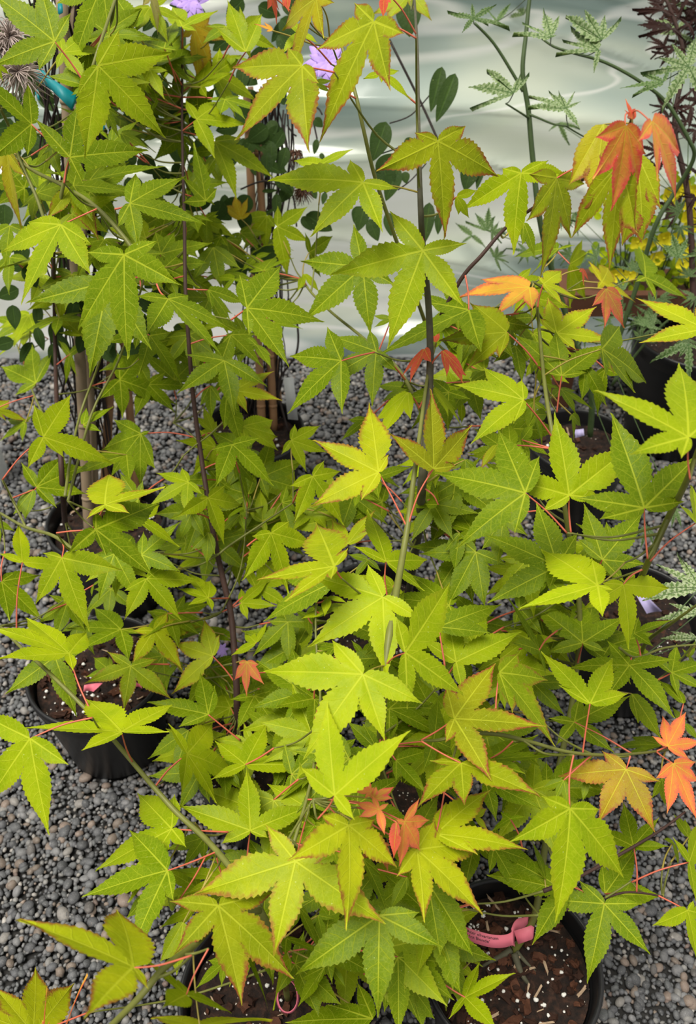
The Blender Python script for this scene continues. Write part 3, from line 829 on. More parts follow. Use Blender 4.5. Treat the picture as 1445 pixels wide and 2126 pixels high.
PROF = [(0, 1), (.12, .985), (.27, .89), (.42, .70), (.56, .48), (.68, .30), (.79, .16), (.90, .065), (1, 0)]
def prof(x):
    for i in range(len(PROF) - 1):
        if x <= PROF[i + 1][0]:
            a, b = PROF[i], PROF[i + 1]; return a[1] + (b[1] - a[1]) * (x - a[0]) / (b[0] - a[0])
    return 0.0
def blade(name, base, n, tips, droop=0.10, fold=0.10, teeth=8, slim=0.165, rnd=None, wave=0.02, cut=0.15, amp=1.0):
    """maple blade in the plane (base, n); tips = 3-D points already lying on the drooped surface"""
    rnd = rnd or random
    n = n / np.linalg.norm(n)
    T = [t - base for t in tips]
    Tp = [t - n * (t @ n) for t in T]; ln = [np.linalg.norm(t) + 1e-6 for t in Tp]; Lm = max(ln)
    e1 = Tp[0] / ln[0]; e2 = np.cross(n, e1)
    ang = [math.atan2(t @ e2, t @ e1) for t in Tp]
    order = sorted(range(len(Tp)), key=lambda i: ang[i]); ang = [ang[i] for i in order]; ln = [ln[i] for i in order]
    m = len(ang)
    if m > 1:                                            # start after the widest gap (where the stalk enters)
        gaps = [((ang[(i + 1) % m] - ang[i]) % (2 * math.pi), i) for i in range(m)]
        g, gi = max(gaps); k0 = (gi + 1) % m
        ang = ang[k0:] + ang[:k0]; ln = ln[k0:] + ln[:k0]
        for i in range(1, m):
            while ang[i] < ang[i - 1]: ang[i] += 2 * math.pi
    ph = rnd.uniform(0, 6.28)
    def hgt(u, v, lat):
        r2 = u * u + v * v
        w = wave * math.sqrt(r2) * math.sin(3.2 * math.atan2(v, u) + ph)
        return -droop * r2 / Lm + fold * abs(lat) + w * (1.0 if lat else 0.0)
    V = []; UV = []; CO = []; Fc = []
    def put(u, v, lat, ax, edge, s):
        V.append(base + e1 * u + e2 * v + n * hgt(u, v, lat)); UV.append((ax / Lm, lat / Lm)); CO.append((edge, s, 0, 1)); return len(V) - 1
    for i in range(m):
        a, l = ang[i], ln[i]; ca, sa = math.cos(a), math.sin(a)
        for sd in (-1, 1):
            j = i + sd
            if 0 <= j < m:
                th = abs(ang[j] - a); lo = min(l, ln[j]); g = math.sqrt(l * ln[j])
                half = max(0.08, th / 2)
                r = min(max(cut * g / math.sin(min(half, 1.4)), 1.45 * cut * lo), 0.62 * lo)
                s0, w0 = r * math.cos(half), r * math.sin(half)
            else:
                s0, w0 = 0.06 * l, 0.10 * l; r = math.hypot(s0, w0)
            s0 = max(s0, 0.01 * l)
            wm = max(w0 * 1.03, slim * l); speak = max(0.40 * l, s0 + 0.12 * l)
            E = []                                         # (axis, lateral, edge factor)
            for q in range(0, 4): f = q / 3; E.append((s0 * f, w0 * f, f * f * .9))
            def wid(s):
                if s < speak:
                    f = (s - s0) / (speak - s0); return w0 + (wm - w0) * math.sin(f * math.pi / 2)
                return wm * prof((s - speak) / (l - speak))
            for k in range(teeth):
                f0 = (k + 0.06) / teeth; f1 = (k + 0.80) / teeth
                sA = s0 + (l - s0) * f0 * 0.97; sB = s0 + (l - s0) * f1 * 0.97
                jit = rnd.uniform(0.9, 1.1)
                E.append((sA, wid(sA) * (1 - 0.05 * amp), 1.0)); E.append((sB, wid(sB) * (1.0 + 0.06 * jit * amp) + 0.003 * l * amp, 1.0))
            E.append((l, 0.0, 1.0))
            prev = None
            for s_, w_, ed in E:
                row = []
                sm = min(s_, l); back = 0.25 * w_
                mid_s = max(0.0, sm - back)
                for fr, axs in ((0.0, mid_s), (0.5, (mid_s + sm) / 2), (1.0, sm)):
                    lat = sd * w_ * fr
                    u = axs * ca - lat * sa; v = axs * sa + lat * ca
                    row.append(put(u, v, lat, axs, ed * fr ** 1.5 if ed >= 1 else ed * fr, axs / l))
                if prev:
                    for q in range(2):
                        f = (prev[q], row[q], row[q + 1], prev[q + 1])
                        Fc.append(f if sd < 0 else f[::-1])
                prev = row
    me = bpy.data.meshes.new(name)
    me.from_pydata([tuple(v) for v in V], [], Fc)
    bm = bmesh.new(); bm.from_mesh(me)
    uvl = bm.loops.layers.uv.new('UVMap'); cl = bm.verts.layers.float_color.new('lf')
    bm.verts.ensure_lookup_table()
    for v in bm.verts: v[cl] = CO[v.index]
    for f in bm.faces:
        f.smooth = True
        for lp in f.loops: lp[uvl].uv = UV[lp.vert.index]
    bmesh.ops.remove_doubles(bm, verts=bm.verts, dist=1e-6)
    bm.to_mesh(me); bm.free(); me.update()
    return me

def place_leaf(L, lace=False):
    n, lmax = fit_leaf(L, lace)
    s = L['s'] or (0.055 if lace else 0.080)
    d = s / max(lmax, 1e-4)
    gd = ground_depth(*L['b'])
    if lace and not L['s']: d = min(max(d, 1.25), 0.80 * gd)
    else: d = min(max(d, 0.50), 0.74 * gd)
    d += L['z']
    L['n3'] = n; L['d'] = d; L['b3'] = at(*L['b'], d)
    return L
def build_leaf(L, parent, lace=False, mat=None):
    base, n = L['b3'], L['n3']; rnd = random.Random(int(L['b'][0] * 31 + L['b'][1] * 7))
    droop = rnd.uniform(0.05, 0.16); tips = []
    dirs = [ray(*t) for t in L['t']]
    def plane_hit(r, off): return CAM + r * (((base + n * off - CAM) @ n) / (r @ n))
    raw = [plane_hit(r, 0.0) if abs(r @ n) > .05 else CAM + r * L['d'] for r in dirs]
    Lm = max(np.linalg.norm(p - base) for p in raw)
    for r, p in zip(dirs, raw):
        l = np.linalg.norm(p - base); tips.append(plane_hit(r, -droop * l * l / Lm) if abs(r @ n) > .05 else p)
    me = blade('leaf', base, n, tips, droop, rnd.uniform(0.04, 0.2), 12 if not lace else 7, L.get('w') or (rnd.uniform(.160, .185) if not lace else 0.085), rnd, 0.03 if not lace else 0.14, 0.132 if not lace else 0.07, 1.0 if not lace else 3.2)
    o = obj('leaf', me, mat or (M['vleaf'] if lace else M['leaf']), parent)
    o.color = PAL[L['col']]
    return o
LV = [place_leaf(L) for L in parse(LEAVES)]
# neighbouring leaves hang at similar distances: whole leaves set the field, half-hidden and young ones follow it
PRIM = [L for L in LV if len(L['t']) >= 4 and L['z'] <= 0.03 and not L['col'].startswith('r')]
for L in PRIM: L['d0'] = L['d'] - L['z']
FP = np.array([L['b'] for L in PRIM]); FD = np.array([L['d0'] for L in PRIM])
def field(x, y, rad=115.0):
    w = np.exp(-((FP[:, 0] - x) ** 2 + (FP[:, 1] - y) ** 2) / (2 * rad * rad)) + 1e-7
    return float((w * FD).sum() / w.sum())
for L in LV:
    f = field(*L['b'])
    L['d'] = (0.5 * L['d0'] + 0.5 * f if 'd0' in L else f + (0.02 if L['z'] >= 0 and not L['col'].startswith('r') else 0.0)) + L['z']
    L['d'] = min(L['d'], 0.82 * ground_depth(*L['b'])); L['b3'] = at(*L['b'], L['d'])
LC = [place_leaf(L, True) for L in parse(LACE)]

# ------------------------------------------------------------------ stems (photo pixels; distance is taken from the leaves they carry)
def near_depth(x, y, rad=95.0): return field(x, y, rad)
TREES = {}
def tree(key, label): TREES[key] = dict(root=empty('maple_sapling', label, 'maple', 'potted maple saplings'), samples=[], leaves=[])
def stem(key, pts, r0, r1, mat, name='branch', off=0.015, base=None, sub=5):
    """pts: (x, y) or (x, y, d); base: pot key -> the stem starts in that pot's soil at the last point"""
    Q = []
    for p in pts: Q.append((p[0], p[1], p[2] if len(p) > 2 else near_depth(p[0], p[1]) + off))
    if base:
        x, y = pts[-1][:2]; cx, cy, h, r = POTC[base]
        g = at_z(x, y, h - 0.03); q = proj(g); Q[-1] = (x, y, q[2])
    # smooth distances along the stem
    D = [q[2] for q in Q]
    for _ in range(2):
        D = [D[0]] + [0.25 * D[i - 1] + 0.5 * D[i] + 0.25 * D[i + 1] for i in range(1, len(D) - 1)] + [D[-1]] if len(D) > 2 else D
    P3 = smooth_line([at(q[0], q[1], d) for q, d in zip(Q, D)], sub)
    n = len(P3); rad = [r0 + (r1 - r0) * i / (n - 1) for i in range(n)]
    mb = MB(); mb.tube(P3, rad, 8)
    for i in range(sub, n - 1, sub):                       # swollen leaf nodes
        pass
    mb.build(name, mat, TREES[key]['root'])
    TREES[key]['samples'] += [np.append(p, r) for p, r in zip(P3, rad)]
    return P3

tree('D', 'lime maple with coral tip leaves growing in the front right pot')
tree('L', 'lime maple with long diagonal branch growing in the front centre pot')
tree('G', 'maple with dark purple trunk in the pot left of centre')
tree('F', 'tall green maple with dark stem at the left edge beside bamboo stakes')
tree('B', 'maple with upright green stem and small red tip leaves in the picture middle')
tree('C', 'tall thin stemmed maple against the plastic film, large lobed leaves')
tree('E', 'maple leaning in from the right edge with lilac label')
GS, BK, GB = M['green_stem'], M['bark'], M['greybark']
stem('D', [(1105, 585), (1113, 620), (1121, 700), (1131, 800), (1145, 890, .86), (1165, 1000, .92), (1180, 1105, .96), (1194, 1170, 1.0), (1204, 1300, 1.04), (1192, 1430, 1.06), (1172, 1540, 1.05), (1150, 1640, 1.03), (1130, 1770, 1.02), (1114, 1885, 1.02), (1096, 1930, 1.02), (1066, 1976)], .0016, .0044, GS, 'trunk', base='front_right')
stem('D', [(1395, 1556), (1290, 1567), (1190, 1563), (1100, 1540), (1030, 1524), (955, 1522)], .0014, .0022, GS)
stem('D', [(1422, 1686), (1360, 1731), (1246, 1797), (1184, 1828), (1128, 1850)], .0012, .0024, BK)
stem('D', [(1376, 1861), (1308, 1852), (1256, 1864), (1215, 1880), (1120, 1900)], .0010, .0018, BK)
stem('D', [(1310, 1830), (1280, 1850), (1256, 1864)], .0009, .0012, GS)
stem('L', [(0, 1300), (50, 1350), (100, 1395), (195, 1490), (290, 1600), (320, 1635), (370, 1690), (430, 1745), (482, 1806), (540, 1890), (580, 1980), (597, 2075)], .0017, .0036, GS, 'trunk', base='front_centre', off=-.012)
stem('L', [(225, 2135), (290, 2070), (340, 2010), (400, 1965), (455, 1915), (540, 1890)], .0024, .0030, GS, off=-.01)
stem('L', [(656, 1240), (656, 1330), (665, 1450), (650, 1600), (610, 1750), (560, 1900)], .0012, .002, GS, off=.05)
stem('L', [(650, 1660), (600, 1740), (560, 1820), (540, 1890)], .001, .0018, GS, off=.02)
stem('G', [(378, 20), (378, 130), (378, 250), (380, 360), (383, 470), (385, 600), (394, 740), (402, 830), (415, 930), (432, 1040), (447, 1130), (465, 1210), (480, 1280), (490, 1400), (493, 1500), (496, 1590)], .0014, .0050, BK, 'trunk', base='mid_left', off=.03)
stem('G', [(360, 878), (385, 893), (411, 915)], .0009, .0012, GS)
stem('G', [(380, 947), (405, 925), (436, 902), (470, 870)], .0009, .0013, GS)
stem('G', [(608, 1044), (540, 1090), (480, 1130), (455, 1150)], .0010, .0016, GS)
stem('G', [(460, 1270), (500, 1180), (512, 1060)], .0011, .0009, GS)
stem('F', [(110, 480), (112, 560), (113, 640), (115, 740), (118, 840), (126, 950), (133, 1060), (141, 1135)], .0022, .0046, BK, 'trunk', base='back_left', off=.06)
stem('F', [(0, 301), (62, 350), (128, 384), (200, 430), (273, 513), (300, 575)], .0021, .0026, GS)
stem('F', [(300, 575), (250, 740), (190, 860), (141, 1040)], .0014, .0018, GS, off=.1)
stem('F', [(0, 225), (22, 270), (40, 330), (80, 420), (110, 520)], .0018, .0022, GS)
stem('F', [(242, -10), (215, 70), (188, 155), (150, 300), (120, 440)], .0016, .0022, GS, off=.02)
stem('F', [(0, 1065), (52, 1094), (110, 1112), (150, 1140)], .0018, .0022, GS, off=.0)
stem('F', [(5, 996), (30, 1045), (52, 1092)], .0015, .0016, GS, off=.0)
stem('F', [(35, 715), (60, 790), (75, 830), (110, 900)], .0013, .0018, GS, off=.03)
stem('F', [(225, 690), (200, 770), (170, 850), (150, 930), (135, 1030)], .0014, .002, GS, off=.05)
stem('B', [(905, 712), (890, 770), (878, 850), (868, 930), (858, 1000), (848, 1080), (835, 1160), (820, 1245), (806, 1340), (795, 1450), (790, 1580), (790, 1715)], .0014, .0048, GS, 'trunk', base='mid', off=-.005)
stem('C', [(860, -10), (866, 100), (868, 250), (872, 400), (878, 515), (890, 640), (893, 760), (885, 900), (876, 1010), (868, 1110), (848, 1235)], .0016, .0056, GB, 'trunk', base='centre', off=.025)
stem('C', [(1312, 235), (1306, 262), (1270, 330), (1190, 385), (1110, 430), (1049, 474), (1000, 530), (955, 583), (893, 700)], .0012, .0026, BK, off=.05)
stem('C', [(628, 580), (646, 607), (690, 650), (757, 704), (830, 770), (885, 880)], .0016, .0024, GS, off=.12)
stem('C', [(705, 80), (736, 187), (755, 270), (780, 373), (830, 520), (890, 690)], .0018, .0026, GS, off=.22)
stem('E', [(1450, 930), (1438, 965), (1420, 1010), (1380, 1090), (1340, 1180), (1300, 1270), (1284, 1330)], .0016, .0042, GS, 'trunk', base='right', off=.01)
stem('E', [(1450, 1338), (1380, 1345), (1320, 1365), (1286, 1345)], .0012, .0016, GS, off=.01)

# ------------------------------------------------------------------ hang every leaf on the nearest stem
AREAS = [(250, 330, 210, 300, 42), (420, 620, 160, 260, 30), (180, 600, 170, 180, 14), (480, 1080, 110, 160, 12), (700, 1480, 260, 170, 26),
         (640, 1780, 260, 150, 20), (1130, 1330, 160, 120, 12), (1050, 720, 150, 170, 16), (980, 990, 120, 90, 9), (930, 1450, 150, 120, 12),
         (420, 1420, 90, 150, 9), (780, 1960, 200, 120, 14), (560, 1560, 150, 160, 12), (1060, 1680, 110, 90, 8), (250, 1260, 120, 60, 5), (330, 150, 180, 150, 22), (590, 1010, 90, 150, 9), (960, 1090, 110, 100, 7), (740, 1060, 90, 90, 5), (330, 1080, 120, 130, 8), (1180, 1180, 120, 90, 6), (880, 1300, 150, 90, 8)]
FR = random.Random(21)
for cx, cy, rx, ry, k in AREAS:
    for _ in range(k):
        w = math.sqrt(FR.random()); th = FR.uniform(0, 6.28); x, y = cx + rx * w * math.cos(th), cy + ry * w * math.sin(th)
        d = min(near_depth(x, y, 130) + FR.uniform(0.07, 0.24), 0.80 * ground_depth(x, y))
        s = FR.uniform(0.05, 0.075); view = -ray(x, y); view /= np.linalg.norm(view)
        n = np.array([FR.gauss(0, .35), FR.gauss(0, .35), 0.9]) + 0.45 * view; n /= np.linalg.norm(n)
        hd = FR.uniform(0, 6.28); e = np.array([math.cos(hd), math.sin(hd) - 0.6, -0.2]); e -= n * (e @ n); e /= np.linalg.norm(e); e2 = np.cross(n, e)
        b3 = at(x, y, d); tp = []
        for a, l in ((-98, .5), (-48, .92), (0, 1), (48, .92), (98, .5)):
            a = math.radians(a + FR.gauss(0, 5)); l *= s * FR.uniform(.9, 1.08)
            q = proj(b3 + (e * math.cos(a) + e2 * math.sin(a)) * l); tp.append((q[0], q[1]))
        LV.append(dict(b=(x, y), t=tp, c=2, col=FR.choice(['g', 'g', 'g', 'y']), s=s, z=.05, n3=n, d=d, b3=b3))

KEYS = list(TREES); SMP = {k: np.array(TREES[k]['samples']) for k in KEYS}
def nearest(p, soft=None):
    best = None
    for k in KEYS:
        dd = np.linalg.norm(SMP[k][:, :3] - p, axis=1) + np.maximum(0, SMP[k][:, 2] - p[2]) * 0.5
        i = int(np.argmin(dd))
        if best is None or dd[i] < best[0]: best = (dd[i], k, SMP[k][i])
    return best
for L in LV:
    b3, n = L['b3'], L['n3']
    if 'n' in L:
        x, y = L['n']; g = at(x, y, L['d'] + 0.012); dist, key, smp = nearest(g)
        q = proj(smp[:3])
        end = smp[:3] if (math.hypot(q[0] - x, q[1] - y) < 28 and dist < 0.14) else g
        if dist > 0.012 and end is g: far = smp[:3]
        else: far = None
    else:
        dist, key, smp = nearest(b3); end = smp[:3]; far = None
        if dist > 0.07:
            far = end; dirv = (far - b3) / (np.linalg.norm(far - b3) + 1e-9)
            end = b3 + dirv * 0.045 + np.array([0, 0.01, -0.012])
    o = build_leaf(L, TREES[key]['root']); TREES[key]['leaves'].append(o)
    red = L['col'] in ('g', 'y', 'yy', 'o', 't', 'tt', 'oo', 'r', 'r1', 't2', 'r4', 'ro') and (('n' in L) or random.random() < .55)
    mid = (b3 + end) / 2 + np.array([0, 0, 0.10 * np.linalg.norm(end - b3)]) * 0.8 - n * 0.004
    P = smooth_line([b3 - n * 0.0006, mid, end], 5)
    thick = 0.00095 * min(1.0, max(0.6, L['d']))
    mb = MB(); mb.tube(P, [thick * (0.85 + 0.35 * i / (len(P) - 1)) for i in range(len(P))], 6)
    if 'n' in L or not any(945 < proj(q)[0] < 1120 and 1905 < proj(q)[1] < 1985 for q in P): mb.build('petiole', M['red_petiole' if red else 'green_petiole'], o)
    if far is not None and 0.01 < np.linalg.norm(far - end) and not L.get('x'):
        dl = np.linalg.norm(far - end); vw = end - CAM; vw /= np.linalg.norm(vw)
        md = (end + far) / 2 + vw * 0.28 * dl + np.array([0, 0.0, -0.12 * dl])
        tw = smooth_line([end, md, far], 5)
        if any(950 < proj(q)[0] < 1120 and 1905 < proj(q)[1] < 1985 for q in tw): continue
        mb = MB(); mb.tube(tw, [0.0008 + 0.0006 * i / 10 for i in range(11)], 6)
        mb.build('twig', M['green_stem'], o)
    
# ------------------------------------------------------------------ lace-leaved maples behind
vt = empty('variegated_maple', 'variegated grey-green lace-leaved maple against the plastic film', 'maple')
pv = empty('pale_variegated_maple', 'white-splashed maple branch reaching in at the right edge', 'maple')
kt = empty('dark_maple', 'dark maroon lace-leaved maple in the upper right corner', 'maple')
def line_stem(root, pts, r0, r1, mat, name='branch', sub=5):
    P = smooth_line([at(*p) for p in pts], sub); n = len(P)
    mb = MB(); mb.tube(P, [r0 + (r1 - r0) * i / (n - 1) for i in range(n)], 7); mb.build(name, mat, root); return P
VS = []
def vstem(pts, r0, r1, name='branch'): VS.extend(line_stem(vt, pts, r0, r1, M['vstem'], name))
vstem([(1100, -10, 1.36), (1092, 70, 1.37), (1085, 150, 1.38), (1097, 230, 1.40), (1106, 330, 1.42), (1125, 480, 1.46), (1170, 640, 1.55), (1225, 800, 1.63), (1225, 905, 1.70)], .003, .006, 'trunk')
vstem([(985, 48, 1.34), (1025, 90, 1.36), (1066, 155, 1.38), (1086, 190, 1.39)], .002, .0028)
vstem([(1050, 215, 1.36), (1085, 237, 1.385), (1097, 245, 1.40)], .0013, .002)
vstem([(1180, 262, 1.36), (1150, 258, 1.37), (1120, 246, 1.39), (1098, 237, 1.40)], .0013, .002)
vstem([(1125, 80, 1.34), (1150, 97, 1.34), (1190, 110, 1.34), (1257, 130, 1.35), (1330, 170, 1.36), (1385, 215, 1.38), (1430, 290, 1.40), (1440, 330, 1.42), (1400, 400, 1.46), (1360, 470, 1.48), (1320, 600, 1.54), (1250, 800, 1.63)], .0016, .0045)
vstem([(1260, 300, 1.38), (1215, 285, 1.39), (1175, 262, 1.37)], .001, .0014)
vstem([(1445, 620, 1.5), (1360, 690, 1.55), (1270, 800, 1.63)], .0015, .003)
VSA = np.array(VS); PVS = line_stem(pv, [(1455, 1250, .93), (1400, 1290, .98), (1345, 1330, 1.08), (1325, 1370, 1.18)], .0012, .003, GS)
KS = line_stem(kt, [(1380, -10, 1.5), (1420, 120, 1.52), (1400, 260, 1.54), (1430, 420, 1.56), (1440, 640, 1.6)], .003, .006, M['bark'], 'trunk')
for L in LC:
    if L['col'] == 'k':
        L['d'] = 1.47; L['b3'] = at(*L['b'], 1.47); root, S = kt, KS; mat = M['dleaf']
    elif L['col'] == 'w2': root, S, mat = pv, PVS, M['vleaf']
    else: root, S, mat = vt, VS, M['vleaf']
    o = build_leaf(L, root, True, mat)
    S = np.array(S); e = S[int(np.argmin(np.linalg.norm(S - L['b3'], axis=1)))]
    mb = MB(); mb.tube(smooth_line([L['b3'], (L['b3'] + e) / 2 + np.array([0, 0, -.004]), e], 4), .0008, 6)
    mb.build('petiole', M['vstem'] if L['col'] != 'k' else M['bark'], o)
KR = random.Random(5)
for i in range(40):                                       # dark green lace leaves lower in the variegated maple
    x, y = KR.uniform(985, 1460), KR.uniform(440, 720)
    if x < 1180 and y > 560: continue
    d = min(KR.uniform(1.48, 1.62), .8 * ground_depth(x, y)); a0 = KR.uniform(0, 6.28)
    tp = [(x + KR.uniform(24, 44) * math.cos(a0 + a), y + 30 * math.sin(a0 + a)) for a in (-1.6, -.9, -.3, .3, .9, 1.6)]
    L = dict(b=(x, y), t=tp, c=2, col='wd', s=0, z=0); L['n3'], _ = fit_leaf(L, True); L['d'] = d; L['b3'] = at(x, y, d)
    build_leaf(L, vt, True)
for i in range(26):                                       # more maroon leaves deeper in that corner
    x, y = KR.uniform(1360, 1470), KR.uniform(-20, 460); d = KR.uniform(1.5, 1.62)
    tp = [(x + KR.uniform(26, 50) * math.cos(a), y + 34 * math.sin(a)) for a in (2.2, 2.8, 3.4, 4.0, 5.2)]
    L = dict(b=(x, y), t=tp, c=2, col='k', s=0, z=0); L['n3'], _ = fit_leaf(L, True); L['d'] = d; L['b3'] = at(x, y, d)
    build_leaf(L, kt, True, M['dleaf'])

# ------------------------------------------------------------------ pots with soil
POT_LABEL = {'front_right': 'black nursery pot with pink worded label at the front right', 'front_centre': 'black nursery pot with pink loop tag at the bottom centre',
    'left': 'round black nursery pot standing open on the gravel at the left', 'mid_left': 'black nursery pot under leaves left of centre holding a grey stem',
    'mid': 'black nursery pot hidden beneath the dense leaves in the middle', 'centre': 'black nursery pot behind the upright green stem',
    'right': 'black nursery pot with lilac label near the right edge', 'back_right': 'black nursery pot with lilac label in the back right',
    'back_left': 'black nursery pot holding bamboo stakes at the left', 'back_centre': 'black nursery pot with bamboo stakes and white label near the film wall',
    'far_right': 'large black nursery pot at the right edge below yellow flowers'}
def chip_mesh(name, seed, mat, sx, sy, sz):
    r = random.Random(seed); bm = bmesh.new(); bmesh.ops.create_cube(bm, size=1.0)
    bmesh.ops.subdivide_edges(bm, edges=bm.edges[:], cuts=1)
    for v in bm.verts: v.co = Vector((v.co.x * sx * r.uniform(.5, 1.25), v.co.y * sy * r.uniform(.4, 1.3), v.co.z * sz * r.uniform(.3, 1.3)))
    me = bpy.data.meshes.new(name); bm.to_mesh(me); bm.free(); me.materials.append(mat); return me
CH1 = [chip_mesh('bark_chip', i, M['chip' if i % 5 < 3 else 'chip3'], .018, .011, .007) for i in range(10)]
CH2 = [chip_mesh('wood_splinter', 20 + i, M['chip2'], .020, .0035, .003) for i in range(4)]
CH3 = []
for i in range(5):
    rr_ = np.random.default_rng(60 + i); me_ = mesh_from('perlite_grain', IV * np.array([.0028, .0024, .0022]) * rr_.uniform(.75, 1.2, (len(IV), 1)), [tuple(int(q) for q in f) for f in IF])
    me_.materials.append(M['perlite']); CH3.append(me_)
NCH = {'front_right': (190, 26, 80), 'left': (110, 10, 50), 'front_centre': (90, 10, 30), 'mid_left': (45, 6, 14), 'back_left': (35, 5, 20), 'right': (25, 3, 10),
       'back_right': (20, 3, 10), 'centre': (25, 3, 12), 'back_centre': (20, 2, 8), 'mid': (0, 0, 0), 'far_right': (0, 0, 0)}
POT = {}
for key, _, _, h, r in POTS:
    cx, cy, _, _ = POTC[key]
    root = empty('nursery_pot', POT_LABEL[key], 'pot', 'black nursery pots'); root.location = (cx, cy, 0); POT[key] = root
    rb = r * 0.76; mb = MB()
    mb.lathe([(0.0, .004), (rb - .006, .004), (rb, .008), (rb + (r - .004 - rb) * .82, h * .80), (r - .002, h - .022), (r + .0005, h - .020), (r + .002, h - .004), (r + .0005, h),
              (r - .003, h), (r - .0045, h - .006), (r - .006, h * .80), (rb + (r - rb) * .3, h * .35), (0.0, h * .35)], 56)
    mb.build('body', M['pot'], root)
    zs = h - 0.032; n = 26; V = [(0, 0, zs)]; Fc = []
    rr = rb + (r - .006 - rb) * (zs / h)
    for i in range(1, n + 1):
        for k in range(44):
            a = 2 * math.pi * k / 44; q = rr * i / n
            x, y = q * math.cos(a), q * math.sin(a)
            V.append((x, y, zs + 0.005 * noise.noise(Vector((x * 60 + cx * 9, y * 60, 1.0))) + 0.0035 * noise.noise(Vector((x * 170, y * 170 + cy * 9, 3.0)))))
    for k in range(44): Fc.append((0, 1 + k, 1 + (k + 1) % 44))
    for i in range(n - 1):
        for k in range(44):
            a = 1 + i * 44; b = a + 44; k2 = (k + 1) % 44; Fc.append((a + k, b + k, b + k2, a + k2))
    soil = obj('soil', mesh_from('soil', V, Fc), M['soil'], root)
    R2 = random.Random(key)
    R2.seed(sum(ord(c_) for c_ in key))
    for cnt, meshes, lo in zip(NCH[key], (CH1, CH2, CH3), (0.0035, 0.006, 0.005)):
        for _ in range(cnt):
            q = rr * 0.93 * math.sqrt(R2.random()); a = R2.uniform(0, 6.28)
            o = obj(meshes[0].name.split('.')[0], R2.choice(meshes), None, soil)
            o.location = (q * math.cos(a), q * math.sin(a), zs + lo); s = R2.uniform(.3, .95) if meshes is not CH3 else R2.uniform(.35, 1.3); o.scale = (s * R2.uniform(.5, 1.5) if meshes is not CH3 else s, s, s)
            o.rotation_euler = (R2.gauss(0, .35), R2.gauss(0, .35), R2.uniform(0, 6.28))
# surface roots of the front right maple
rt = TREES['D']['root']
def soilpt(x, y, dz=0.0): return at_z(x, y, 0.158 + dz)
for pts, r0 in (([(1062, 1972), (1040, 1985), (1015, 1998), (1000, 2008)], .0042), ([(1068, 1980), (1078, 2010), (1088, 2030), (1097, 2042)], .0045), ([(1072, 1975), (1092, 1998), (1112, 2018)], .003)):
    P = smooth_line([soilpt(x, y, .008 - .003 * i) for i, (x, y) in enumerate(pts)], 4); n = len(P)
    mb = MB(); mb.tube(P, [r0 * (1 - .6 * i / n) for i in range(n)], 7); mb.build('root', M['greybark'], rt)

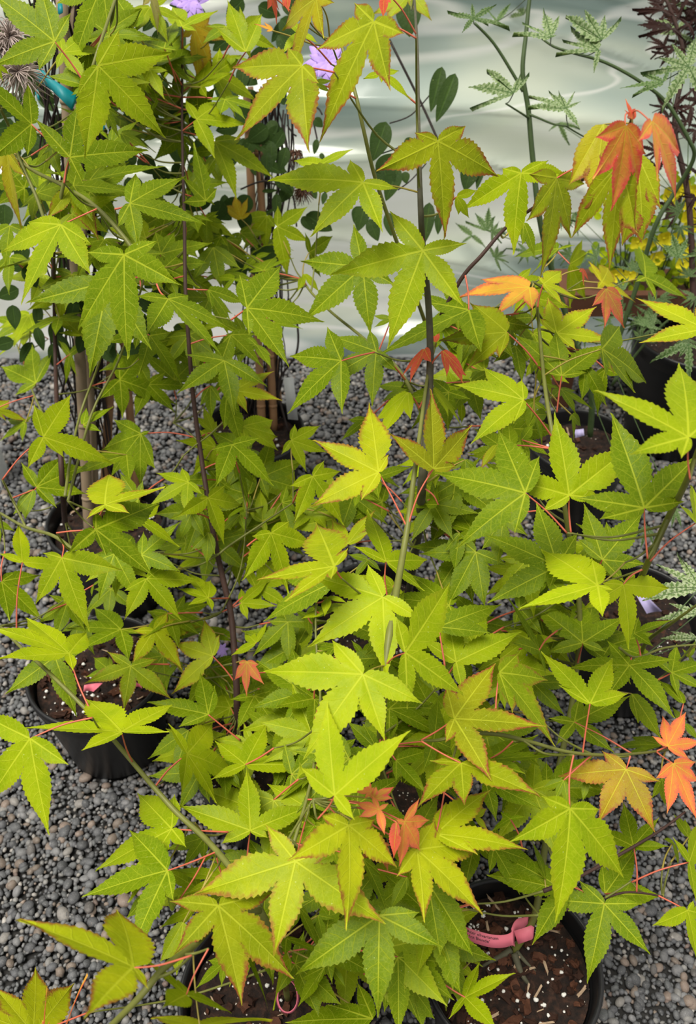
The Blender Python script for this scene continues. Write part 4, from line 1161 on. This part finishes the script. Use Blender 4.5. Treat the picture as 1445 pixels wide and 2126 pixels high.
# ------------------------------------------------------------------ labels on the plants
def zpx(t, x, y): ox, oy = TILE[t]; return ox + x * 500 / 1445, oy + y * 500 / 1445
def text_mesh(txt, size):
    cu = bpy.data.curves.new('lettering', 'FONT'); cu.body = txt; cu.size = size; cu.resolution_u = 3; cu.offset = size * 0.008
    o = bpy.data.objects.new('lettering', cu); COL.objects.link(o); bpy.context.view_layer.update()
    me = bpy.data.meshes.new_from_object(o.evaluated_get(bpy.context.evaluated_depsgraph_get()))
    bpy.data.objects.remove(o); return me
def pink_band():
    root = empty('plant_label', 'pink plastic band label lettered Acer oliverianum round the front right stem', 'plant label')
    D0 = 0.99
    top = [zpx('E2', *p) for p in [(20, 668), (50, 683), (100, 703), (150, 718), (200, 731), (250, 738), (300, 736), (335, 722), (345, 700)]]
    bot = [zpx('E2', *p) for p in [(32, 748), (65, 765), (110, 783), (150, 796), (200, 809), (250, 815), (300, 811), (340, 800), (358, 808)]]
    dep = [D0 + .004, D0 + .002, D0, D0 - .001, D0 - .001, D0, D0 + .003, D0 + .007, D0 + .010]
    A = smooth_line([at(*p, d) for p, d in zip(top, dep)], 4); B = smooth_line([at(*p, d) for p, d in zip(bot, dep)], 4)
    mb = MB(); mb.strip(A, B, .0007); mb.build('band', M['pink'], root)
    # tail beyond the slot, and the loop going round the stem
    A = [at(*zpx('E2', *p), d) for p, d in (((352, 712), D0 + .006), ((410, 695), D0 + .002), ((455, 680), D0), ((474, 690), D0))]
    B = [at(*zpx('E2', *p), d) for p, d in (((378, 792), D0 + .006), ((420, 778), D0 + .002), ((458, 765), D0), ((468, 755), D0))]
    mb = MB(); mb.strip(A, B, .0007); mb.build('tail', M['pink'], root)
    A = [at(*zpx('E2', *p), d) for p, d in (((338, 700), D0 + .008), ((352, 665), D0 + .014), ((375, 640), D0 + .022), ((410, 632), D0 + .03), ((440, 620), D0 + .034))]
    B = [at(*zpx('E2', *p), d) for p, d in (((352, 800), D0 + .008), ((362, 715), D0 + .014), ((385, 700), D0 + .022), ((415, 690), D0 + .03), ((436, 668), D0 + .034))]
    mb = MB(); mb.strip(smooth_line(A, 3), smooth_line(B, 3), .0007); mb.build('loop', M['pink'], root)
    # lettering laid along the band
    tA = [np.array(p) for p in smooth_line([np.array(p) for p in top[:7]], 6)]; tB = [np.array(p) for p in smooth_line([np.array(p) for p in bot[:7]], 6)]
    tD = smooth_line([np.array([d]) for d in dep[:7]], 6)
    def on_band(f, g):
        q = min(max(f, 0), .9999) * (len(tA) - 1); i = int(q); w = q - i
        a = tA[i] * (1 - w) + tA[i + 1] * w; b = tB[i] * (1 - w) + tB[i + 1] * w; d = tD[i][0] * (1 - w) + tD[i + 1][0] * w
        p = a + (b - a) * g; return at(p[0], p[1], d - 0.0026)
    for txt, row, f0, f1 in (('Acer oliverianum', .36, .225, .86), ("'Hot Blonde'", .70, .20, .69)):
        me = text_mesh(txt, 1.0); xs = [v.co.x for v in me.vertices]; x0, x1 = min(xs), max(xs)
        for v in me.vertices:
            f = f0 + (f1 - f0) * (v.co.x - x0) / (x1 - x0); v.co = Vector(on_band(f, row - v.co.y * 0.33))
        obj('lettering', me, M['ink'], root)
pink_band()
def ring_band():
    root = empty('plant_label', 'pink plastic loop label round the stem in the bottom centre pot', 'plant label')
    c = zpx('E1', 338, 1105); D = .93; n = 28; A = []; B = []
    for i in range(n + 1):
        a = -1.25 + 2 * math.pi * i / n * 0.97
        x, y = c[0] + 20 * math.cos(a) * (1 + .05 * math.sin(a)), c[1] + 33 * math.sin(a)
        A.append(at(x, y, D - .004)); B.append(at(x + 4 * math.cos(a), y + 3.5 * math.sin(a), D + .011))
    mb = MB(); mb.strip(A, B, .0007); mb.build('loop', M['pink'], root)
    A = [at(*zpx('E1', *p), D) for p in ((362, 975), (372, 945), (390, 915))]; B = [at(*zpx('E1', *p), D) for p in ((398, 1000), (396, 965), (396, 925))]
    mb = MB(); mb.strip(A, B, .0007); mb.build('tail', M['pink'], root)
ring_band()
def flat_label(name, label, quad, d, mat, lines=0, rows=None):
    root = empty(name, label, 'plant label'); P = [at(x, y, d) for x, y in quad]
    A = [P[0] + (P[1] - P[0]) * i / 6 for i in range(7)]; B = [P[3] + (P[2] - P[3]) * i / 6 for i in range(7)]
    nn = np.cross(P[1] - P[0], P[3] - P[0]); nn /= np.linalg.norm(nn)
    for i in range(7): k = .006 * math.sin(math.pi * i / 6); A[i] = A[i] + nn * k; B[i] = B[i] + nn * k
    mb = MB(); mb.strip(A, B, .0008); mb.build('strip', mat, root)
    return root
Q = lambda t, *pts: [zpx(t, *p) for p in pts]
flat_label('plant_label', 'pink label lying on the soil of the left pot', Q('D0', (505, 470), (615, 458), (560, 510), (500, 508)), 1.27, M['pink'])
flat_label('plant_label', 'small pink label end at the right side of the left pot', Q('D0', (812, 455), (850, 470), (850, 490), (815, 480)), 1.27, M['pink'])
flat_label('plant_label', 'pink label half hidden under leaves left of centre', Q('D1', (405, 690), (450, 700), (470, 740), (385, 770)), 1.12, M['pink'])
flat_label('plant_label', 'narrow pink label edge under the leaves left of centre', Q('D1', (270, 770), (290, 765), (300, 800), (275, 800)), 1.12, M['pink'])
flat_label('plant_label', 'lilac label in the pot near the right edge', Q('C2', (1085, 1140), (1130, 1130), (1240, 1240), (1150, 1255)), 1.36, M['lilac'])
flat_label('plant_label', 'lilac label in the back right pot', Q('C2', (715, 150), (770, 145), (775, 185), (725, 200)), 1.62, M['lilac'])
P = [at(588, 785, 1.62), at(609, 783, 1.62), at(619, 872, 1.68), at(598, 870, 1.68)]
wl = empty('plant_label', 'white upright plant label in the back centre pot', 'plant label')
mb = MB(); mb.strip([P[0], P[3]], [P[1], P[2]], .001); mb.build('strip', M['white'], wl)

# ------------------------------------------------------------------ bamboo stakes
def stake(label, a, b, r, mat):
    root = empty('bamboo_stake', label, 'stake', 'bamboo stakes'); A, B = at(*a), at(*b); n = 24; P = []; rad = []
    for i in range(n + 1):
        f = i / n; P.append(A + (B - A) * f); rad.append(r * (0.92 + .16 * f))
    mb = MB(); mb.tube(P, rad, 10); mb.build('cane', mat, root)
    for f in (0.16, 0.36, 0.55, 0.74, 0.9):
        q = A + (B - A) * f; u = (B - A) / np.linalg.norm(B - A)
        mb = MB(); mb.tube([q - u * .004, q - u * .001, q + u * .001, q + u * .004], [r * 1.02, r * 1.2, r * 1.2, r * 1.02], 10); mb.build('joint', mat, root)
stake('thick weathered bamboo stake at the top left behind the leaves', (127, -20, 1.18), (186, 1122, 1.57), .0085, M['oldbamboo'])
stake('thin weathered bamboo stake beside the thick one at the top left', (150, -10, 1.24), (203, 1110, 1.58), .0055, M['oldbamboo'])
stake('brown bamboo stake rising in the middle of the left pot', (243, 500, 1.40), (214, 1090, 1.60), .008, M['bamboo'])
stake('leaning brown bamboo stake on the right of the left pot', (252, 640, 1.45), (285, 1050, 1.62), .007, M['bamboo'])
stake('left brown bamboo stake before the film wall', (512, 190, 1.52), (545, 905, 1.78), .0075, M['bamboo'])
stake('right brown bamboo stake before the film wall', (530, 190, 1.53), (570, 905, 1.79), .0072, M['bamboo'])
stake('dark rear bamboo stake before the film wall', (520, 180, 1.58), (585, 890, 1.83), .0055, M['bamboo'])

# ------------------------------------------------------------------ teal ribbon
rb_ = empty('plant_ribbon', 'teal ribbon tied round the bamboo stakes at the top left', 'ribbon')
def zz(x, y): return x * 240 / 1445, y * 240 / 1445
A = [at(*zz(*p), d) for p, d in (((425, 880), 1.16), ((520, 850), 1.15), ((620, 960), 1.145), ((780, 1070), 1.14), ((980, 1200), 1.15))]
B = [at(*zz(*p), d) for p, d in (((455, 1010), 1.16), ((560, 1060), 1.15), ((660, 1140), 1.145), ((790, 1270), 1.14), ((900, 1380), 1.15))]
mb = MB(); mb.strip(smooth_line(A, 4), smooth_line(B, 4), .0008); mb.build('band', M['teal'], rb_)
A = [at(*zz(*p), 1.17) for p in ((725, 40), (722, 100), (728, 190))]; B = [at(*zz(*p), 1.17) for p in ((778, 45), (785, 100), (785, 160))]
mb = MB(); mb.strip(A, B, .0008); mb.build('tail', M['teal'], rb_)
A = [at(*zz(*p), 1.17) for p in ((430, 1120), (450, 1200), (480, 1250))]; B = [at(*zz(*p), 1.17) for p in ((480, 1100), (490, 1200), (500, 1260))]
mb = MB(); mb.strip(A, B, .0008); mb.build('tail', M['teal'], rb_)
A = [at(*zz(*p), 1.18) for p in ((1240, 1480), (1240, 1620), (1250, 1650))]; B = [at(*zz(*p), 1.18) for p in ((1310, 1440), (1310, 1600), (1280, 1650))]
mb = MB(); mb.strip(A, B, .0008); mb.build('tail', M['teal'], rb_)

# ------------------------------------------------------------------ clematis on the stakes: stems, dark leaflets, bloom, seed heads
cl1 = empty('clematis', 'clematis vine with violet bloom and dark leaflets before the film wall', 'clematis')
cl2 = empty('clematis', 'clematis vine with feathery silver seed heads at the top left', 'clematis')
def oval_leaf(root, base, tip, d, wr=0.30, col='v', dz=0.0):
    b, t = at(*base, d), at(*tip, d + dz); ax = t - b; l = np.linalg.norm(ax); ax /= l
    view = CAM - b; view /= np.linalg.norm(view); s = np.cross(ax, view); s /= np.linalg.norm(s); nn = np.cross(s, ax)
    V = []; Fc = []; UV = []; n = 12
    for i in range(n + 1):
        f = i / n; w = wr * l * (math.sin(math.pi * min(1, f ** 0.75)) ** 0.8 if 0 < f < 1 else 0)
        for k in (-1, -.5, 0, .5, 1):
            V.append(b + ax * l * f + s * w * k + nn * (0.10 * abs(k) * w - .12 * l * f * f)); UV.append((f, k * wr * .5))
    for i in range(n):
        for k in range(4): Fc.append((i * 5 + k, i * 5 + k + 1, i * 5 + 6 + k, i * 5 + 5 + k))
    me = mesh_from('leaflet', V, Fc); ul = me.uv_layers.new(name='UVMap')
    for lp in me.loops: ul.data[lp.index].uv = UV[lp.vertex_index]
    o = obj('leaflet', me, M['dleaf'], root); o.color = PAL[col]; return o
for b, t, w in [(('A1', 1265, 400), ('A1', 1200, 660), .17), (('A1', 1345, 440), ('A1', 1235, 720), .17), (('A1', 930, 730), ('A1', 850, 960), .26), (('A1', 1060, 0), ('A1', 1070, 210), .36),
                (('A1', 870, 1030), ('A1', 1000, 920), .3), (('A1', 1000, 1000), ('A1', 930, 1200), .24), (('A1', 900, 960), ('A1', 960, 1150), .3), (('A1', 1090, 830), ('A1', 1040, 900), .4),
                (('A1', 1040, 1030), ('A1', 1050, 1100), .4), (('B1', 800, 20), ('B1', 760, 170), .3), (('B1', 830, 100), ('B1', 880, 230), .3), (('B1', 1190, 0), ('B1', 1160, 240), .18),
                (('B1', 1250, 60), ('B1', 1240, 190), .2), (('B1', 940, 60), ('B1', 960, 200), .25), (('A2', 110, 950), ('A2', 60, 1140), .3), (('A2', 170, 940), ('A2', 130, 1130), .14)]:
    oval_leaf(cl1, zpx(*b), zpx(*t), 1.45, w)
def z2(x, y): return 480 + x * 280 / 1445, 180 + y * 280 / 1445
for b, t, w in [((420, 360), (470, 510), .42), ((300, 560), (570, 610), .16), ((320, 640), (520, 780), .22), ((400, 820), (600, 920), .2), ((330, 1120), (500, 1110), .13), ((650, 1040), (520, 1240), .3),
                ((860, 1090), (910, 1200), .35), ((890, 340), (980, 430), .4), ((920, 560), (890, 720), .22), ((960, 710), (990, 800), .3), ((1010, 1130), (980, 1260), .25), ((800, 1370), (1080, 1540), .3),
                ((760, 1390), (860, 1540), .3), ((1380, 1280), (1320, 1460), .35), ((180, 580), (360, 700), .14), ((350, 1370), (470, 1310), .16)]:
    oval_leaf(cl1, z2(*b), z2(*t), 1.55, w)
for pts in ([(560, 250), (545, 420), (550, 640), (620, 800), (660, 900)], [(580, 290), (570, 500), (600, 700), (660, 900), (640, 1100)], [(320, 0), (310, 300), (300, 700), (330, 1000)], [(460, 380), (400, 560), (320, 680)],
            [(480, 360), (520, 560), (560, 720), (540, 930)], [(600, 410), (660, 500), (700, 530)], [(850, 270), (890, 420), (920, 560)], [(870, 200), (940, 240), (975, 300)], [(720, 990), (860, 1060), (1020, 1130)],
            [(100, 1100), (300, 1020), (520, 1000)], [(330, 1000), (560, 1080), (650, 1140)], [(540, 930), (480, 1150), (420, 1400)], [(640, 1100), (680, 1260), (700, 1500)]):
    P = smooth_line([at(*z2(*p), 1.56) for p in pts], 5); mb = MB(); mb.tube(P, .0016, 6); mb.build('stem', M['darkstem'], cl1)
for pts in ([('A1', 950, 240), ('A1', 1140, 620), ('A1', 1240, 840)], [('A1', 950, 740), ('A1', 1080, 690), ('A1', 1200, 560)], [('A1', 880, 930), ('A1', 1020, 880), ('A1', 1080, 850)], [('A1', 1000, 1140), ('A1', 1080, 1080), ('A1', 1170, 980)]):
    P = smooth_line([at(*zpx(*p), 1.47) for p in pts], 5); mb = MB(); mb.tube(P, .0022 if pts[0][1] == 950 and pts[0][2] == 240 else .0012, 6); mb.build('stem', M['darkstem'], cl1)
P = smooth_line([at(*p, 1.75) for p in ((600, 900), (578, 800), (615, 735), (617, 672), (600, 620))], 5); mb = MB(); mb.tube(P, .0022, 6); mb.build('stem', M['darkstem'], cl1)
# thicket of dark stems rising beside the stakes
TR = random.Random(11)
for i in range(22):
    x0 = TR.uniform(520, 585); P = [at(x0 + TR.uniform(-28, 28) + (f - .5) * -30, 200 + 690 * f, 1.56 + .24 * f + TR.uniform(-.02, .02)) for f in (0, .2, .4, .6, .8, 1)]
    mb = MB(); mb.tube(smooth_line(P, 4), TR.uniform(.0010, .0022), 6); mb.build('stem', M['darkstem'], cl1)
for i in range(26):
    x0 = TR.uniform(150, 260); P = [at(x0 + TR.uniform(-45, 45) - 60 * (1 - f), 1080 * f - 20, 1.22 + .36 * f + TR.uniform(-.03, .03)) for f in (0, .17, .34, .5, .67, .83, 1)]
    mb = MB(); mb.tube(smooth_line(P, 4), TR.uniform(.0010, .0022), 6); mb.build('stem', M['darkstem'], cl2)
for i in range(300):                                     # shaded leaflets filling the vine behind the maples
    if i < 235: x, y, d, root = TR.uniform(-10, 420), TR.uniform(-20, 720), TR.uniform(1.28, 1.5), cl2
    else: x, y, d, root = TR.uniform(420, 600), TR.uniform(-20, 560), TR.uniform(1.45, 1.6), cl1
    a = TR.uniform(0, 6.28); oval_leaf(root, (x, y), (x + 48 * math.cos(a), y + 44 * abs(math.sin(a)) + 6), d, TR.uniform(.2, .38))
def bloom(root, c, d, r, name='flower'):
    b = at(*c, d); view = CAM - b; view /= np.linalg.norm(view); ax = view * .7 + np.array([0, 0, .5]); ax /= np.linalg.norm(ax)
    s = np.cross(ax, [0, 0, 1.0]); s /= np.linalg.norm(s); u = np.cross(s, ax)
    core = MB(); core.lathe([(0, .1), (.25, .08), (.34, -.03), (.2, -.1), (0, -.12)], 12)
    co = MB(); co.V = [tuple(b + (s * v[0] + u * v[1] + ax * v[2]) * r) for v in core.V]; co.F = core.F
    o = co.build(name, M['petal'], root); pr = random.Random(3)
    for ring, cnt, ln, up in ((0, 8, 1.0, .02), (1, 9, .72, .3), (2, 8, .45, .55)):
        for k in range(cnt):
            a = 2 * math.pi * (k + .4 * ring) / cnt + pr.uniform(-.12, .12); e = s * math.cos(a) + u * math.sin(a); p = np.cross(ax, e)
            V = []; Fc = []; L_ = ln * r * pr.uniform(.85, 1.1)
            for i in range(7):
                f = i / 6; w = .24 * L_ * math.sin(math.pi * min(.97, .12 + f * .85)) ; h = up * L_ * f + .10 * L_ * math.sin(f * 3 + ring)
                for q in (-1, 0, 1): V.append(b + e * L_ * f + p * w * q + ax * (h - .06 * L_ * abs(q)))
            for i in range(6):
                for q in range(2): Fc.append((i * 3 + q, i * 3 + q + 1, i * 3 + 4 + q, i * 3 + 3 + q))
            obj('petal', mesh_from('petal', V, Fc), M['petal'], o)
bloom(cl1, (680, 130), 1.30, .036); bloom(cl1, (395, 3), 1.30, .03); bloom(cl2, (465, 1015), 1.55, .016); bloom(cl2, (580, 1250), 1.40, .013); bloom(cl2, (460, 1350), 1.36, .012)
def seedhead(root, c, d, r, mat, n=90, seed=1, droop=.5):
    pr = random.Random(seed); b = at(*c, d); mb = MB()
    for i in range(n):
        v = np.array([pr.gauss(0, 1), pr.gauss(0, 1), pr.gauss(0, .8)]); v /= np.linalg.norm(v); t = np.array([pr.gauss(0, .4), pr.gauss(0, .4), -droop])
        L_ = r * pr.uniform(.75, 1.1)
        mb.tube([b, b + v * L_ * .5, b + v * L_ * .85 + t * L_ * .25, b + v * L_ * .95 + t * L_ * .6], [.0007, .0008, .0007, .0003], 4)
    o = mb.build('seed_head', mat, root); o['kind'] = 'stuff'
seedhead(cl2, (20, 75), 1.02, .030, M['seedhair'], 110, 1); seedhead(cl2, (38, 148), 1.0, .034, M['seedhair'], 130, 2); seedhead(cl2, (8, 100), 1.04, .028, M['seedhair'], 90, 4)
seedhead(cl1, (628, 396), 1.52, .018, M['brown'], 110, 3, .9); seedhead(cl1, (614, 318), 1.52, .014, M['brown'], 60, 6, 1.6)

# ------------------------------------------------------------------ yellow flowers and bench at the back right, white post at the left edge
bench = empty('plant_bench', 'low brown wooden board under the yellow flowers at the back right', 'bench')
z0 = 0.30; bz = at_z(1230, 640, z0); y0 = bz[1]
mb = MB(); mb.box((.46, y0, z0 - .02), (1.35, y0 + .02, z0 + .03)); mb.build('front_board', M['wood'], bench, False)
mb = MB(); mb.box((.46, y0 + .02, z0 - .02), (1.35, y0 + .18, z0 - .005)); mb.build('shelf_board', M['wood'], bench, False)
for x in (.48, 1.28):
    mb = MB(); mb.box((x, y0 + .06, -.01), (x + .04, y0 + .10, z0 - .02)); mb.build('leg', M['wood'], bench, False)
YR = random.Random(9)
for q, (cx, txt) in enumerate(((1290, 'yellow-flowered bedding plant behind the coral maple leaves'), (1365, 'yellow-flowered bedding plant behind the dark green stems'), (1430, 'yellow-flowered bedding plant at the right edge'))):
    pl = empty('bedding_plant', txt, 'flower', 'yellow bedding plants'); c0 = at_z(cx, 600, z0)
    c0 = np.array([c0[0], y0 + .09, z0 - .005])
    for i in range(10):
        top = c0 + np.array([YR.uniform(-.06, .06), YR.uniform(-.03, .05), YR.uniform(.05, .26)])
        mb = MB(); mb.tube(smooth_line([c0, (c0 + top) / 2 + np.array([YR.uniform(-.01, .01), 0, 0]), top], 3), .0014, 5); mb.build('stem', M['vstem'], pl)
    for i in range(90):
        p = c0 + np.array([YR.uniform(-.075, .075), YR.uniform(-.05, .06), YR.uniform(.01, .25)]); x, y, d = proj(p)
        a = YR.uniform(0, 6.28); o = oval_leaf(pl, (x, y), (x + 20 * math.cos(a), y + 20 * math.sin(a)), d, .35, YR.choice(['y', 'yy', 'g']))
    for i in range(8):
        p = c0 + np.array([YR.uniform(-.07, .07), YR.uniform(-.075, -.03), YR.uniform(.05, .26)])
        core = MB(); core.lathe([(0, .0025), (.004, .001), (.003, -.003), (0, -.003)], 8, p); fo = core.build('flower', M['yellow'], pl)
        for k in range(5):
            a = 2 * math.pi * k / 5; e = np.array([math.cos(a), -.25, math.sin(a)]); s = np.array([-math.sin(a), 0, math.cos(a)]); V = []; Fc = []
            for i2 in range(5):
                f = i2 / 4; w = .0095 * math.sin(math.pi * (.12 + .8 * f))
                for qq in (-1, 0, 1): V.append(p + e * .017 * f + s * w * qq + np.array([0, -.002 * abs(qq), 0]))
            for i2 in range(4):
                for qq in range(2): Fc.append((i2 * 3 + qq, i2 * 3 + qq + 1, i2 * 3 + 4 + qq, i2 * 3 + 3 + qq))
            obj('petal', mesh_from('petal', V, Fc), M['yellow'], fo)
post = empty('sign_post', 'white square post at the left edge behind the leaves', 'post')
pg = at_z(0, 1010, 0.0)
mb = MB(); mb.box((pg[0] - .05, pg[1], -.01), (pg[0] + .004, pg[1] + .05, .46)); mb.build('shaft', M['white'], post, False)
mb = MB(); mb.box((pg[0] - .056, pg[1] - .006, .46), (pg[0] + .010, pg[1] + .056, .475)); mb.build('cap', M['white'], post, False)
